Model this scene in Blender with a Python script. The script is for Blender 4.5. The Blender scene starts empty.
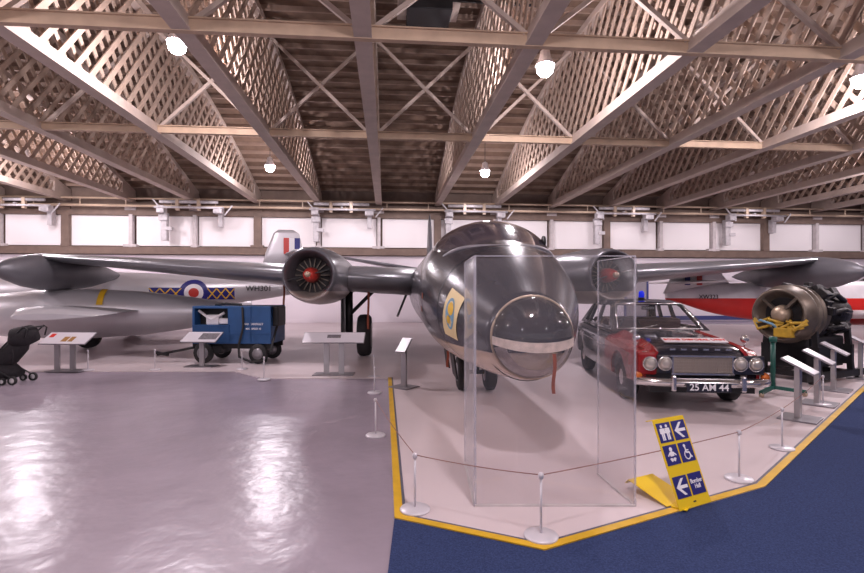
import bpy, bmesh, math, random
from mathutils import Vector, Matrix
R = math.radians
PI = math.pi
random.seed(7)
S = bpy.context.scene
COL = S.collection
YAW = R(5.14)                       # the camera looks 5 degrees right of the hall's axis
EYE = 1.6
F = 500.0

def cw(X, D, z=0.0):
    """sideways / forward distance from the viewpoint -> hall coordinates"""
    return Vector((X*math.cos(YAW)+D*math.sin(YAW), -X*math.sin(YAW)+D*math.cos(YAW), z))
def ground(px, py):
    D = EYE*F/(py-290.5)
    return ((px-432)/F*D, D)

# ------------------------------------------------------------------ materials
def mat(name, col, rough=0.5, metal=0.0, spec=0.5, noise=None, bump=None, emit=None, coat=0.0, alpha=None):
    m = bpy.data.materials.new(name); m.use_nodes = True
    nt = m.node_tree; b = nt.nodes['Principled BSDF']
    b.inputs['Base Color'].default_value = (*col, 1)
    b.inputs['Roughness'].default_value = rough
    b.inputs['Metallic'].default_value = metal
    b.inputs['Specular IOR Level'].default_value = spec
    if coat: 
        b.inputs['Coat Weight'].default_value = coat; b.inputs['Coat Roughness'].default_value = 0.08
    tc = None
    if noise:
        sc, amt = noise[0], noise[1]
        tc = nt.nodes.new('ShaderNodeTexCoord')
        n = nt.nodes.new('ShaderNodeTexNoise'); n.inputs['Scale'].default_value = sc; n.inputs['Detail'].default_value = 6
        nt.links.new(tc.outputs['Object'], n.inputs['Vector'])
        r = nt.nodes.new('ShaderNodeValToRGB')
        r.color_ramp.elements[0].position = 0.3; r.color_ramp.elements[1].position = 0.7
        c2 = noise[2] if len(noise) > 2 else tuple(c*(1-amt) for c in col)
        r.color_ramp.elements[0].color = (*c2, 1); r.color_ramp.elements[1].color = (*col, 1)
        nt.links.new(n.outputs['Fac'], r.inputs['Fac']); nt.links.new(r.outputs['Color'], b.inputs['Base Color'])
    if bump:
        tc = tc or nt.nodes.new('ShaderNodeTexCoord')
        n2 = nt.nodes.new('ShaderNodeTexNoise'); n2.inputs['Scale'].default_value = bump[0]; n2.inputs['Detail'].default_value = 3
        nt.links.new(tc.outputs['Object'], n2.inputs['Vector'])
        bp = nt.nodes.new('ShaderNodeBump'); bp.inputs['Strength'].default_value = bump[1]; bp.inputs['Distance'].default_value = bump[2] if len(bump) > 2 else 0.02
        nt.links.new(n2.outputs['Fac'], bp.inputs['Height']); nt.links.new(bp.outputs['Normal'], b.inputs['Normal'])
    if emit:
        b.inputs['Emission Color'].default_value = (*emit[0], 1); b.inputs['Emission Strength'].default_value = emit[1]
    return m

def split_mat(name, top, bottom, zsplit, rough=0.3, metal=0.0, soft=0.004, noise=0.15, coat=0.0):
    """two-tone paint: colour boundary at a height of the object"""
    m = mat(name, top, rough, metal, coat=coat); nt = m.node_tree; b = nt.nodes['Principled BSDF']
    tc = nt.nodes.new('ShaderNodeTexCoord'); sp = nt.nodes.new('ShaderNodeSeparateXYZ')
    nt.links.new(tc.outputs['Object'], sp.inputs[0])
    mr = nt.nodes.new('ShaderNodeMapRange'); mr.inputs['From Min'].default_value = zsplit-soft; mr.inputs['From Max'].default_value = zsplit+soft
    nt.links.new(sp.outputs['Z'], mr.inputs['Value'])
    mx = nt.nodes.new('ShaderNodeMix'); mx.data_type = 'RGBA'
    mx.inputs['A'].default_value = (*bottom, 1); mx.inputs['B'].default_value = (*top, 1)
    nt.links.new(mr.outputs[0], mx.inputs['Factor'])
    n = nt.nodes.new('ShaderNodeTexNoise'); n.inputs['Scale'].default_value = 3; n.inputs['Detail'].default_value = 5
    nt.links.new(tc.outputs['Object'], n.inputs['Vector'])
    m2 = nt.nodes.new('ShaderNodeMapRange'); m2.inputs['To Min'].default_value = 1-noise; m2.inputs['To Max'].default_value = 1+noise
    nt.links.new(n.outputs['Fac'], m2.inputs['Value'])
    vm = nt.nodes.new('ShaderNodeVectorMath'); vm.operation = 'SCALE'
    nt.links.new(mx.outputs['Result'], vm.inputs[0]); nt.links.new(m2.outputs[0], vm.inputs['Scale'])
    nt.links.new(vm.outputs[0], b.inputs['Base Color'])
    return m

def glass_mat(name, tint=(1, 1, 1), haze=0.05, gloss=0.12, rough=0.02, hazecol=(.8, .78, .82)):
    m = bpy.data.materials.new(name); m.use_nodes = True; nt = m.node_tree; nt.nodes.clear()
    out = nt.nodes.new('ShaderNodeOutputMaterial'); t = nt.nodes.new('ShaderNodeBsdfTransparent'); t.inputs[0].default_value = (*tint, 1)
    g = nt.nodes.new('ShaderNodeBsdfGlossy'); g.inputs['Roughness'].default_value = rough
    lw = nt.nodes.new('ShaderNodeLayerWeight'); lw.inputs[0].default_value = 0.3
    mr = nt.nodes.new('ShaderNodeMapRange'); mr.inputs['To Min'].default_value = gloss*0.5; mr.inputs['To Max'].default_value = min(1, gloss*5)
    nt.links.new(lw.outputs['Fresnel'], mr.inputs['Value'])
    mx = nt.nodes.new('ShaderNodeMixShader'); nt.links.new(mr.outputs[0], mx.inputs[0]); nt.links.new(t.outputs[0], mx.inputs[1]); nt.links.new(g.outputs[0], mx.inputs[2])
    d = nt.nodes.new('ShaderNodeBsdfDiffuse'); d.inputs[0].default_value = (*hazecol, 1)
    m2 = nt.nodes.new('ShaderNodeMixShader'); m2.inputs[0].default_value = haze
    nt.links.new(mx.outputs[0], m2.inputs[1]); nt.links.new(d.outputs[0], m2.inputs[2]); nt.links.new(m2.outputs[0], out.inputs[0])
    return m

M = {}
M['floor'] = mat('polished grey floor', (.355, .295, .35), .27, noise=(.8, .22), bump=(3.2, .6, .02), spec=.8)
M['platform'] = mat('pale painted platform', (.66, .56, .57), .36, noise=(.9, .1), bump=(2, .05, .02))
M['carpet'] = mat('blue carpet', (.045, .066, .165), .95, noise=(90, .45), bump=(220, .6, .01), spec=.1)
M['tape'] = mat('yellow edge tape', (.72, .42, .02), .5, noise=(6, .2))
M['tape_edge'] = mat('dark edging', (.10, .10, .14), .5)
M['wall'] = mat('pale lilac wall paint', (.80, .73, .78), .7, noise=(.5, .06))
M['wallbrown'] = mat('brown timber', (.21, .145, .115), .7, noise=(3, .25))
M['deck'] = mat('brown roof boards', (.21, .135, .095), .8, noise=(4, .3))
M['purlin'] = mat('painted purlins', (.32, .225, .175), .75, noise=(4, .2))
M['truss'] = mat('cream painted timber', (.54, .435, .375), .7, noise=(2.5, .18))
M['lattice'] = mat('lattice timber', (.45, .335, .265), .75, noise=(3, .25))
M['beam'] = mat('cream tie beam', (.56, .40, .28), .65, noise=(3, .2))
M['white'] = mat('white blind', (.90, .85, .85), .8)
M['cream'] = mat('cream post paint', (.62, .56, .56), .6, noise=(5, .2))
M['pipe'] = mat('buff pipe paint', (.55, .41, .30), .4, noise=(5, .2))
M['clutter'] = mat('pale ductwork', (.62, .58, .60), .45, noise=(6, .3))
M['canb'] = split_mat('two tone aircraft paint', (.048, .044, .055), (.60, .46, .36), 1.03, .25, .3, coat=.3)
M['canbwing'] = mat('grey wing paint', (.22, .215, .235), .3, .4, noise=(1.5, .2))
M['nacelle'] = split_mat('nacelle paint', (.13, .125, .14), (.42, .36, .33), -.33, .28, .4)
M['tank'] = mat('dark grey tank paint', (.13, .125, .14), .42, .3, noise=(1.2, .2))
M['dark'] = mat('near black metal', (.015, .014, .016), .45, .2)
M['rubber'] = mat('black rubber', (.022, .02, .022), .75, noise=(9, .3))
M['silver'] = mat('silver aircraft finish', (.60, .57, .60), .35, .35, noise=(.9, .15))
M['steel'] = mat('brushed steel', (.45, .43, .44), .35, .8)
M['chrome'] = mat('chrome', (.74, .71, .71), .16, .9)
M['red'] = mat('red gloss paint', (.27, .010, .012), .22, coat=.5)
M['redflat'] = mat('red paint', (.62, .025, .015), .4)
M['redhub'] = mat('red hub', (.5, .04, .03), .4)
M['bronze'] = mat('pale bronze', (.5, .38, .28), .4, .5)
M['black'] = mat('black gloss paint', (.022, .022, .032), .15, coat=.6)
M['blue'] = mat('mid blue paint', (.02, .085, .24), .45, noise=(4, .2))
M['navy'] = mat('navy panel', (.012, .012, .16), .45)
M['bluelamp'] = mat('blue lamp glass', (.01, .02, .5), .15, emit=((.02, .04, .9), .35))
M['yellow'] = mat('yellow sign paint', (.80, .55, .01), .35)
M['yellowdull'] = mat('dull yellow hose', (.55, .33, .03), .5, noise=(12, .3))
M['lightblue'] = mat('light blue hose', (.15, .3, .42), .5)
M['whitepaint'] = mat('white paint', (.78, .74, .76), .35, noise=(2, .08))
M['panel'] = mat('printed info panel', (.62, .58, .62), .3)
M['print'] = mat('grey print', (.2, .18, .2), .5, noise=(30, .6))
M['brown'] = mat('brown print', (.32, .16, .04), .5)
M['post'] = mat('white metal post', (.66, .62, .66), .35, .2)
M['greymetal'] = mat('grey painted metal', (.27, .25, .27), .4, .4)
M['rope'] = mat('thin brown cord', (.27, .13, .11), .7)
M['acrylic'] = glass_mat('clear acrylic', (.975, .97, .975), .022, .035, .03)
M['acrylicside'] = glass_mat('hazy acrylic', (.93, .93, .94), .13, .08, .05, (.85, .82, .86))
M['acrylicedge'] = glass_mat('milky acrylic edge', (.9, .9, .92), .22, .1, .1, (.9, .86, .92))
M['dome'] = glass_mat('nose glazing', (.80, .80, .84), .02, .16, .05)
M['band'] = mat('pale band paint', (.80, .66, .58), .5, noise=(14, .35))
M['seat'] = mat('dark seat leather', (.06, .02, .02), .5)
M['canopy'] = mat('tinted canopy', (.06, .05, .065), .12, .1, coat=.5)
M['carglass'] = glass_mat('car window glass', (.75, .75, .78), .03, .12, .03)
M['lens'] = mat('headlamp lens', (.6, .55, .5), .12, .6, bump=(60, .4, .005))
M['amber'] = mat('orange lamp lens', (.6, .14, .02), .2)
M['grille'] = mat('grille mesh', (.40, .34, .30), .35, .6, bump=(150, .5, .004))
M['engine'] = mat('dull engine casing', (.20, .16, .13), .42, .6, noise=(6, .35))
M['enginedark'] = mat('dark engine parts', (.035, .03, .032), .5, .5, noise=(14, .5), bump=(20, .5, .02))
M['green'] = mat('green stand paint', (.012, .09, .07), .45)
M['streamer'] = mat('faded red streamer', (.30, .065, .03), .7, noise=(10, .3))
M['fabric'] = mat('black fabric', (.018, .014, .018), .85, noise=(20, .4), bump=(25, .3, .02))
M['lamp'] = mat('lamp glow', (1, 1, 1), .5, emit=((1, .95, 1), 40))
M['skirt'] = mat('blue skirting', (.05, .06, .2), .6)
M['greydoor'] = mat('grey door paint', (.30, .27, .30), .5)
M['textblack'] = mat('black lettering', (.02, .02, .02), .5)
M['textwhite'] = mat('white lettering', (.85, .82, .85), .5)
M['badge'] = mat('pale yellow badge ground', (.72, .56, .30), .5)
M['roundwhite'] = mat('roundel white', (.75, .72, .75), .45)

# ------------------------------------------------------------------ mesh building
class MB:
    def __init__(s): s.bm = bmesh.new(); s.mi = 0
    def _mark(s, faces):
        for f in faces: f.material_index = s.mi
    def box(s, c, size, rot=None, bevel=0):
        bm = s.bm; m = Matrix.Translation(Vector(c)) @ (rot.to_4x4() if rot else Matrix.Identity(4)) @ Matrix.Diagonal((size[0], size[1], size[2], 1))
        r = bmesh.ops.create_cube(bm, size=1, matrix=m)
        fs = list({f for v in r['verts'] for f in v.link_faces}); s._mark(fs)
        if bevel:
            es = list({e for v in r['verts'] for e in v.link_edges})
            rr = bmesh.ops.bevel(bm, geom=es, offset=bevel, segments=2, affect='EDGES', profile=.6); s._mark(rr['faces'])
        return s
    def bar(s, a, b, w, t, up=Vector((0, 0, 1))):
        a, b = Vector(a), Vector(b); d = b-a; L = d.length; y = d.normalized(); u = Vector(up)
        x = y.cross(u)
        if x.length < 1e-4: x = y.cross(Vector((1, 0, 0)))
        x.normalize(); z = x.cross(y)
        return s.box((a+b)/2, (w, L, t), Matrix((x, y, z)).transposed())
    def rings(s, rings, cap=True, closed=True, smooth=True):
        bm = s.bm; vr = [[bm.verts.new(p) for p in r] for r in rings]; n = len(vr[0]); fs = []
        for a, b in zip(vr, vr[1:]):
            for i in range(n if closed else n-1):
                j = (i+1) % n
                try: fs.append(bm.faces.new((a[i], a[j], b[j], b[i])))
                except Exception: pass
        for f in fs: f.smooth = smooth
        if cap and closed:
            for r in (vr[0], vr[-1]):
                try: fs.append(bm.faces.new(r))
                except Exception: pass
        s._mark(fs)
        return s
    def tube(s, pts, r, n=8, cap=True):
        pts = [Vector(p) for p in pts]; rs = r if isinstance(r, (list, tuple)) else [r]*len(pts)
        rings = []
        for i, p in enumerate(pts):
            d = (pts[min(i+1, len(pts)-1)]-pts[max(i-1, 0)]).normalized()
            u = Vector((0, 0, 1)) if abs(d.z) < .9 else Vector((1, 0, 0))
            x = d.cross(u).normalized(); y = x.cross(d)
            rings.append([p+(x*math.cos(2*PI*k/n)+y*math.sin(2*PI*k/n))*rs[i] for k in range(n)])
        return s.rings(rings, cap)
    def lathe(s, prof, axis='y', c=(0, 0, 0), n=32, cap=True):
        """prof: (position along axis, radius)"""
        c = Vector(c); rings = []
        for t, r in prof:
            r = max(r, 1e-4); ring = []
            for k in range(n):
                a = 2*PI*k/n; u, v = r*math.cos(a), r*math.sin(a)
                p = {'y': Vector((u, t, v)), 'x': Vector((t, u, v)), 'z': Vector((u, v, t))}[axis]
                ring.append(c+p)
            rings.append(ring)
        return s.rings(rings, cap)
    def prism(s, poly, z0, z1, fn=None, smooth=False):
        """poly of (u,v); fn maps (u,v,w) to a point"""
        fn = fn or (lambda u, v, w: Vector((u, v, w)))
        bm = s.bm; a = [bm.verts.new(fn(u, v, z0)) for u, v in poly]; b = [bm.verts.new(fn(u, v, z1)) for u, v in poly]
        fs = [bm.faces.new(a), bm.faces.new(b[::-1])]; n = len(poly)
        for i in range(n): 
            f = bm.faces.new((a[i], b[i], b[(i+1) % n], a[(i+1) % n])); f.smooth = smooth; fs.append(f)
        s._mark(fs); return s
    def build(s, name, mats, parent=None, loc=None, rot=None, recalc=True):
        if recalc: bmesh.ops.recalc_face_normals(s.bm, faces=s.bm.faces)
        me = bpy.data.meshes.new(name); s.bm.to_mesh(me); s.bm.free()
        for m in (mats if isinstance(mats, (list, tuple)) else [mats]): me.materials.append(M[m] if isinstance(m, str) else m)
        o = bpy.data.objects.new(name, me); COL.objects.link(o)
        if loc is not None: o.location = loc
        if rot is not None: o.rotation_euler = rot
        if parent: o.parent = parent
        return o

def thing(name, label, cat, loc=(0, 0, 0), rz=0, group=None):
    o = bpy.data.objects.new(name, None); COL.objects.link(o); o.empty_display_size = .2
    o.location = loc; o.rotation_euler = (0, 0, rz); o['label'] = label; o['category'] = cat
    if group: o['group'] = group
    return o
def tag(o, label, cat, group=None):
    o['label'] = label; o['category'] = cat
    if group: o['group'] = group
    return o
def struct(o): o['kind'] = 'structure'; return o
def dup(root, loc, rz, label, group=None):
    r = root.copy(); COL.objects.link(r); r.location = loc; r.rotation_euler = (0, 0, rz); r['label'] = label
    if group: r['group'] = group
    for ch in list(root.children):
        c = ch.copy(); COL.objects.link(c); c.parent = r
        for g in ch.children:
            d = g.copy(); COL.objects.link(d); d.parent = c
    return r
def text_mb(txt, size, depth=.004):
    """lettering as a mesh in the x-z plane, centred, facing -y"""
    cu = bpy.data.curves.new('t', 'FONT'); cu.body = txt; cu.size = size; cu.extrude = depth/2; cu.align_x = 'CENTER'; cu.align_y = 'CENTER'
    cu.offset = size*.012
    o = bpy.data.objects.new('t', cu); COL.objects.link(o)
    dg = bpy.context.evaluated_depsgraph_get(); me = bpy.data.meshes.new_from_object(o.evaluated_get(dg))
    bpy.data.objects.remove(o); bpy.data.curves.remove(cu)
    me.transform(Matrix.Rotation(PI/2, 4, 'X')); return me
def text_part(name, txt, size, m, parent, loc, rot=(0, 0, 0), sx=1):
    me = text_mb(txt, size); me.materials.clear(); me.materials.append(M[m])
    me.name = name
    if sx != 1: me.transform(Matrix.Diagonal((sx, 1, 1, 1)))
    o = bpy.data.objects.new(name, me); COL.objects.link(o); o.parent = parent; o.location = loc; o.rotation_euler = rot
    return o
def cut(o, cutter_mb):
    c = cutter_mb.build('cutter', 'dark'); mod = o.modifiers.new('b', 'BOOLEAN'); mod.operation = 'DIFFERENCE'; mod.object = c; mod.solver = 'EXACT'
    par = o.parent; o.parent = None
    dg = bpy.context.evaluated_depsgraph_get(); me = bpy.data.meshes.new_from_object(o.evaluated_get(dg))
    o.modifiers.clear(); o.data = me; o.parent = par; bpy.data.objects.remove(c)

def foil(n=10):
    """closed airfoil outline, chord 0..1, thickness unit"""
    up = []; 
    for i in range(n+1):
        x = (1-math.cos(PI*i/n))/2
        t = 5*(.2969*math.sqrt(x)-.126*x-.3516*x*x+.2843*x**3-.1036*x**4)
        up.append((x, t))
    return [(x, t) for x, t in up] + [(x, -t) for x, t in up[-2:0:-1]]
def wing(mb, secs, span='x'):
    """secs: (span position, leading edge, chord, height, relative thickness)"""
    pr = foil(); rings = []
    for sp, le, ch, z, th in secs:
        rings.append([Vector((sp, le+x*ch, z+t*th*ch)) if span == 'x' else (Vector((le+x*ch, sp, z+t*th*ch)) if span == 'y' else Vector((z+t*th*ch, le+x*ch, sp))) for x, t in pr])
    return mb.rings(rings)

# ------------------------------------------------------------------ camera
cam = bpy.data.cameras.new('camera'); co = bpy.data.objects.new('camera', cam); COL.objects.link(co)
cam.sensor_width = 36; cam.lens = F/864*36; cam.shift_y = 4/864; cam.clip_start = .05; cam.clip_end = 200
co.location = (0, 0, EYE); co.rotation_euler = (PI/2, 0, -YAW); S.camera = co

# ------------------------------------------------------------------ floor
GY = 25.0
flo = MB(); flo.box((0, 2, -.1), (64, 50, .2)); struct(flo.build('floor', 'floor'))
P = [(-.80, 9.12), (-.262, 3.50), (-.262+.02, 3.48), (.69, 3.06), (2.70, 4.05), (6.78, 7.86)]
def slab(name, pts, z0, z1, m):
    mb = MB(); mb.prism([tuple(cw(x, d)[:2]) for x, d in pts], z0, z1); return mb.build(name, m)
edge = [(-.80, 9.12), (-.262, 3.49), (.69, 3.06), (2.70, 4.05), (6.78, 7.86), (24, 23.9)]
inner = [(-.80, 9.12), (-.262, 3.49), (.69, 3.06), (2.70, 4.05), (6.78, 7.86), (21.3, 21.4)]
# pale display floor: everything behind the edge line
pl = [(-.80, 9.10), (-3.05, 9.05), (-3.9, 9.85), (-22, 9.75), (-24, 27.2), (20.0, 22.7), (19.6, 19.83)] + inner[4:5] + inner[3:4] + inner[2:3] + inner[1:2]
struct(slab('floor_display', pl, 0.0, .012, 'platform'))
carp = [(-.262, 3.49), (-.2, 0.3), (-.2, -6), (24, -6), (24, 23.6), (6.78, 7.86), (2.70, 4.05), (.69, 3.06)]
struct(slab('floor_carpet', carp, 0.0, .008, 'carpet'))
def strip(pts, off, w, z0, z1):
    pts = [Vector(p) for p in pts]; L, Rr = [], []
    for i, p in enumerate(pts):
        ns = []
        for a, b in ((i-1, i), (i, i+1)):
            if a >= 0 and b < len(pts):
                d = (pts[b]-pts[a]).normalized(); ns.append(Vector((-d.y, d.x)))
        n = sum(ns, Vector((0, 0))); n.normalize(); n /= n.dot(ns[0])
        L.append(p+n*off); Rr.append(p+n*(off+w))
    return L + Rr[::-1]
tp = [(-.80, 9.12), (-.262, 3.49), (.69, 3.06), (2.70, 4.05), (6.78, 7.86), (17, 17.4)]
struct(slab('trim_1', strip(tp, 0, .062, 0, 0), .004, .017, 'tape'))
struct(slab('trim_2', strip(tp, .062, .022, 0, 0), .004, .015, 'tape_edge'))

# ------------------------------------------------------------------ back wall
WY = GY
TX = [-.40+2.91*k for k in range(-9, 11)]
w = MB(); w.box((0, WY+.15, 1.65), (60, .3, 3.3)); struct(w.build('wall_back', 'wall'))
w = MB(); w.box((0, WY+.2, 5.2), (60, .2, 3.9)); struct(w.build('wall_upper', 'wallbrown'))
w = MB(); w.box((0, WY-.06, 3.5), (60, .42, .34)); struct(w.build('trim_3', 'wallbrown'))       # ledge
w = MB(); w.box((0, WY-.04, 5.42), (60, .4, .52)); struct(w.build('trim_4', 'wallbrown'))       # wall plate
w = MB(); w.box((0, WY-.02, .10), (60, .04, .16)); struct(w.build('baseboard_back', 'wall'))
w = MB(); w.box((16.5, WY-.045, .16), (9, .03, .22)); struct(w.build('trim_40', 'skirt'))
for i, x in enumerate(TX):
    if i < len(TX)-1:
        xc = x+1.455
        wd = 2.56 if i % 2 else 2.66
        b = MB(); b.box((xc, WY-.02, 4.44), (wd, .05, 1.42)); o = struct(b.build('window_%d' % (i+1), 'white'))
    p = MB(); p.box((x, WY-.15, 4.42), (.34 if i % 3 == 1 else .16, .26, 1.55)).box((x, WY-.15, 5.5), (.5, .3, .22)).box((x-.02, WY-.16, 3.72), (.6 if i % 2 else .3, .3, .12))
    struct(p.build('trim_%d' % (5+i), 'wallbrown' if i % 3 == 1 else 'cream'))
w = MB(); w.box((-29.4, 0, 3.5), (.3, 50, 7)); struct(w.build('wall_left', 'wall'))
w = MB(); w.box((29.4, 0, 3.5), (.3, 50, 7)); struct(w.build('wall_right', 'wall'))
w = MB()
dx = cw(.446*24.2, 24.2).x
w.box((dx, WY-.03, 1.2), (1.1, .05, 2.4)); o = struct(w.build('door_1', 'greydoor'))
f = MB(); f.box((dx-.6, WY-.04, 1.25), (.1, .08, 2.5)).box((dx+.6, WY-.04, 1.25), (.1, .08, 2.5)).box((dx, WY-.04, 2.5), (1.3, .08, .1)); f.build('door_frame', 'skirt', o)

# ------------------------------------------------------------------ roof
Z0 = 5.95
def rise(s, span=24.0): return 2.5*max(0, math.sin(PI*min(max(s, 0), span)/span))**1.05
def topz(y): return Z0+.22+rise(GY-y)
ys = [GY-24*i/48 for i in range(49)]
def deck(name, ys, fz):
    mb = MB(); A, B = [], []
    prof = [(y, fz(y)+.34) for y in ys]+[(y, fz(y)+.42) for y in ys[::-1]]
    mb.rings([[Vector((-29, y, z)) for y, z in prof], [Vector((29, y, z)) for y, z in prof]], smooth=False)
    mb.mi = 1
    for i in range(40):
        y = ys[0]+(ys[-1]-ys[0])*(i+.5)/40; y2 = y+.01
        sl = math.atan2(fz(y2)-fz(y), .01)
        mb.box((0, y, fz(y)+.27), (58, .05, .14), Matrix.Rotation(sl, 3, 'X'))
    return struct(mb.build(name, ['deck', 'purlin']))
deck('ceiling', ys, topz)
deck('ceiling_rear_bay', [1-24*i/48 for i in range(49)], lambda y: Z0+.22+rise(1-y))

def arch_seg(y0, ang):
    """slat from the bottom chord at y0 rising at angle until the arch"""
    y, z = y0, Z0+.1; dy, dz = math.cos(ang)*.05, math.sin(ang)*.05; n = 0
    while z < topz(y)+.02 and 1.0 <= y <= GY and n < 200: y += dy; z += dz; n += 1
    return (y, z)
lm = []
for side in (-1, 1):
    mb = MB(); ang0 = R(50)
    y = -3.0
    while y < GY+4:
        ang = ang0 if side > 0 else PI-ang0
        a = (y, Z0+.1)
        if 1.05 <= y <= GY-.05:
            e = arch_seg(y, ang)
            if math.hypot(e[0]-a[0], e[1]-a[1]) > .25: mb.bar((side*.07, a[0], a[1]), (side*.07, e[0], e[1]), .030, .125, up=(0, -math.sin(ang), math.cos(ang)))
        y += .50
    lm.append(mb)
truss_meshes = {}
def make_truss():
    t = thing('roof_truss', '', 'roof truss', (0, 0, 0))
    mb = MB(); mb.box((0, 13, Z0), (.24, 24, .22)).box((0, 13, Z0-.125), (.30, 24, .035)); mb.build('bottom_chord', 'truss', t)
    mb = MB(); rg = []
    for i in range(49):
        y = GY-24*i/48; z = topz(y); rg.append([Vector((-.11, y, z)), Vector((.11, y, z)), Vector((.11, y, z+.18)), Vector((-.11, y, z+.18))])
    mb.rings(rg, smooth=False); mb.build('top_chord', 'truss', t)
    lm[0].build('lattice_web', 'lattice', t); lm[1].build('lattice_web', 'lattice', t)
    for y0, y1 in ((GY, GY-1.2), (1.0, 2.2)):
        mb = MB(); pts = [(y0, Z0), (y1, Z0), (y1, topz(y1)), ((y0+y1)/2, topz((y0+y1)/2)), (y0, topz(y0))]
        mb.prism(pts, -.125, .125, fn=lambda u, v, w: Vector((w, u, v))); mb.build('end_plate', 'truss', t)
    return t
ordn = ['', 'first', 'second', 'third', 'fourth', 'fifth', 'sixth', 'seventh', 'eighth', 'ninth', 'tenth']
t0 = None
for k in range(-8, 11):
    lab = ('lattice roof truss straight above the aisle, its chord running centre top to back wall' if k == 0 else
           '%s bowed lattice roof truss to the %s of the central one' % (ordn[abs(k)], 'left' if k < 0 else 'right'))
    x = -.40+2.91*k
    if t0 is None: t0 = make_truss(); t0.location = (x, 0, 0); t0['label'] = lab; t0['group'] = 'lattice roof trusses'
    else: dup(t0, (x, 0, 0), 0, lab, 'lattice roof trusses')
# cross ties with sway bracing
for j, (yy, nm) in enumerate(((8.45, 'nearer to the viewer'), (14.0, 'nearer to the back wall'))):
    t = thing('tie_beam', 'long cream tie beam across the trusses, the one %s' % nm, 'beam', (0, yy, Z0-.05), 0, 'tie beams across the roof')
    mb = MB(); mb.box((0, 0, 0), (56, .12, .20 if j == 0 else .16)).box((0, 0, .1), (56, .2, .025)); mb.build('beam', 'beam', t)
    if j < 2:
        for k in range(-8, 10):
            xa = -.40+2.91*k+.15; xb = xa+2.61; zt = topz(yy)-Z0-.1
            for a, b in (((xa, .05, .1), (xb, .05, zt)), ((xb, -.05, .1), (xa, -.05, zt))):
                m2 = MB(); m2.bar(a, b, .08, .08, up=(0, 1, 0)); m2.build('brace', 'truss', t)

# rails on brackets in front of the wall plate
CL = thing('cable_ladder', 'long buff pair of rails on brackets along the top of the back wall', 'rail', (0, WY-.75, 5.69))
for dz, rr_ in ((.17, .045), (-.17, .055)):
    mb = MB(); mb.tube([(-27, 0, dz), (27, 0, dz)], rr_, 10); mb.build('rail', 'pipe', CL)
for i in range(-26, 27, 2):
    mb = MB(); mb.box((i*1.0, 0, 0), (.035, .035, .34)); mb.build('bracket', 'pipe', CL)
nl = 0
places = {-7: 'far left edge', -4: 'above the silver aircraft nacelle tail', -1: 'right of the small striped fin', 1: 'right of the tall dark fin', 4: 'above the car', 6: 'above the jet engine'}
rl = ['above the front of the silver jet', 'above the roundel of the silver jet', 'between the left engine and the fuselage', 'above the cockpit', 'above the dark car', 'above the red and white jet']
for q, k in enumerate((-5.6, -3.0, -.6, 1.6, 4.2, 6.6)):
    x = -.40+2.91*k
    t = thing('air_handling_duct', 'pale boxed duct and conduit on the rails, '+rl[q], 'duct', (x, WY-.95, 5.45), 0, 'pale ducts along the wall top')
    mb = MB(); mb.tube([(-1.3, 0, .25), (1.3, 0, .25)], .07, 10); mb.tube([(-1.5, -.1, -.02), (1.6, -.1, -.02)], .05, 10); mb.build('duct_pipe', 'clutter', t)
    mb = MB(); mb.box((-1.25, .1, -.1), (.34, .4, .34), bevel=.03); mb.build('end_box', 'clutter', t)
    mb = MB(); mb.box((1.3, .1, -.12), (.4, .4, .3), bevel=.03); mb.build('end_box', 'clutter', t)
    mb = MB(); mb.box((0, .36, .1), (.08, .72, .06)); mb.build('support_arm', 'clutter', t)
    for u in (-.5, .45):
        mb = MB(); mb.box((u, -.02, .1), (.14, .16, .5)); mb.build('clamp', 'pipe', t)
    for bx in (((-1.25, .45, -.85), (.26, .3, 1.3)), ((-1.25, .3, -.45), (.40, .2, .26)), ((-1.05, .35, -.95), (.34, .2, .16)), ((1.3, .45, -.5), (.2, .3, .7))):
        mb = MB(); mb.box(*bx, bevel=.01); mb.build('drop_box', 'clutter', t)
    for a, b in (((-1.6, 0, .35), (-1.05, 0, -.3)), ((1.6, 0, -.35), (1.95, 0, .1))):
        mb = MB(); mb.bar(a, b, .05, .05); mb.build('stay', 'clutter', t)

# black ventilator under the roof
vc = cw((429-432)/F*12.0, 12.0)
vt = thing('roof_ventilator', 'black rectangular ventilator box framed in the roof at top centre', 'ventilator', (vc.x+.0, vc.y, topz(vc.y)-.15))
mb = MB(); mb.box((0, 0, 0), (1.5, 1.4, .1)); mb.build('frame', 'truss', vt)
mb = MB(); mb.box((0, .12, -.18), (1.06, .95, .28), bevel=.02); mb.build('black_box', 'dark', vt)
mb = MB(); mb.bar((-1.6, -.3, -.05), (2.6, -.3, -.1), .05, .05); mb.build('conduit', 'dark', vt)

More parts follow.
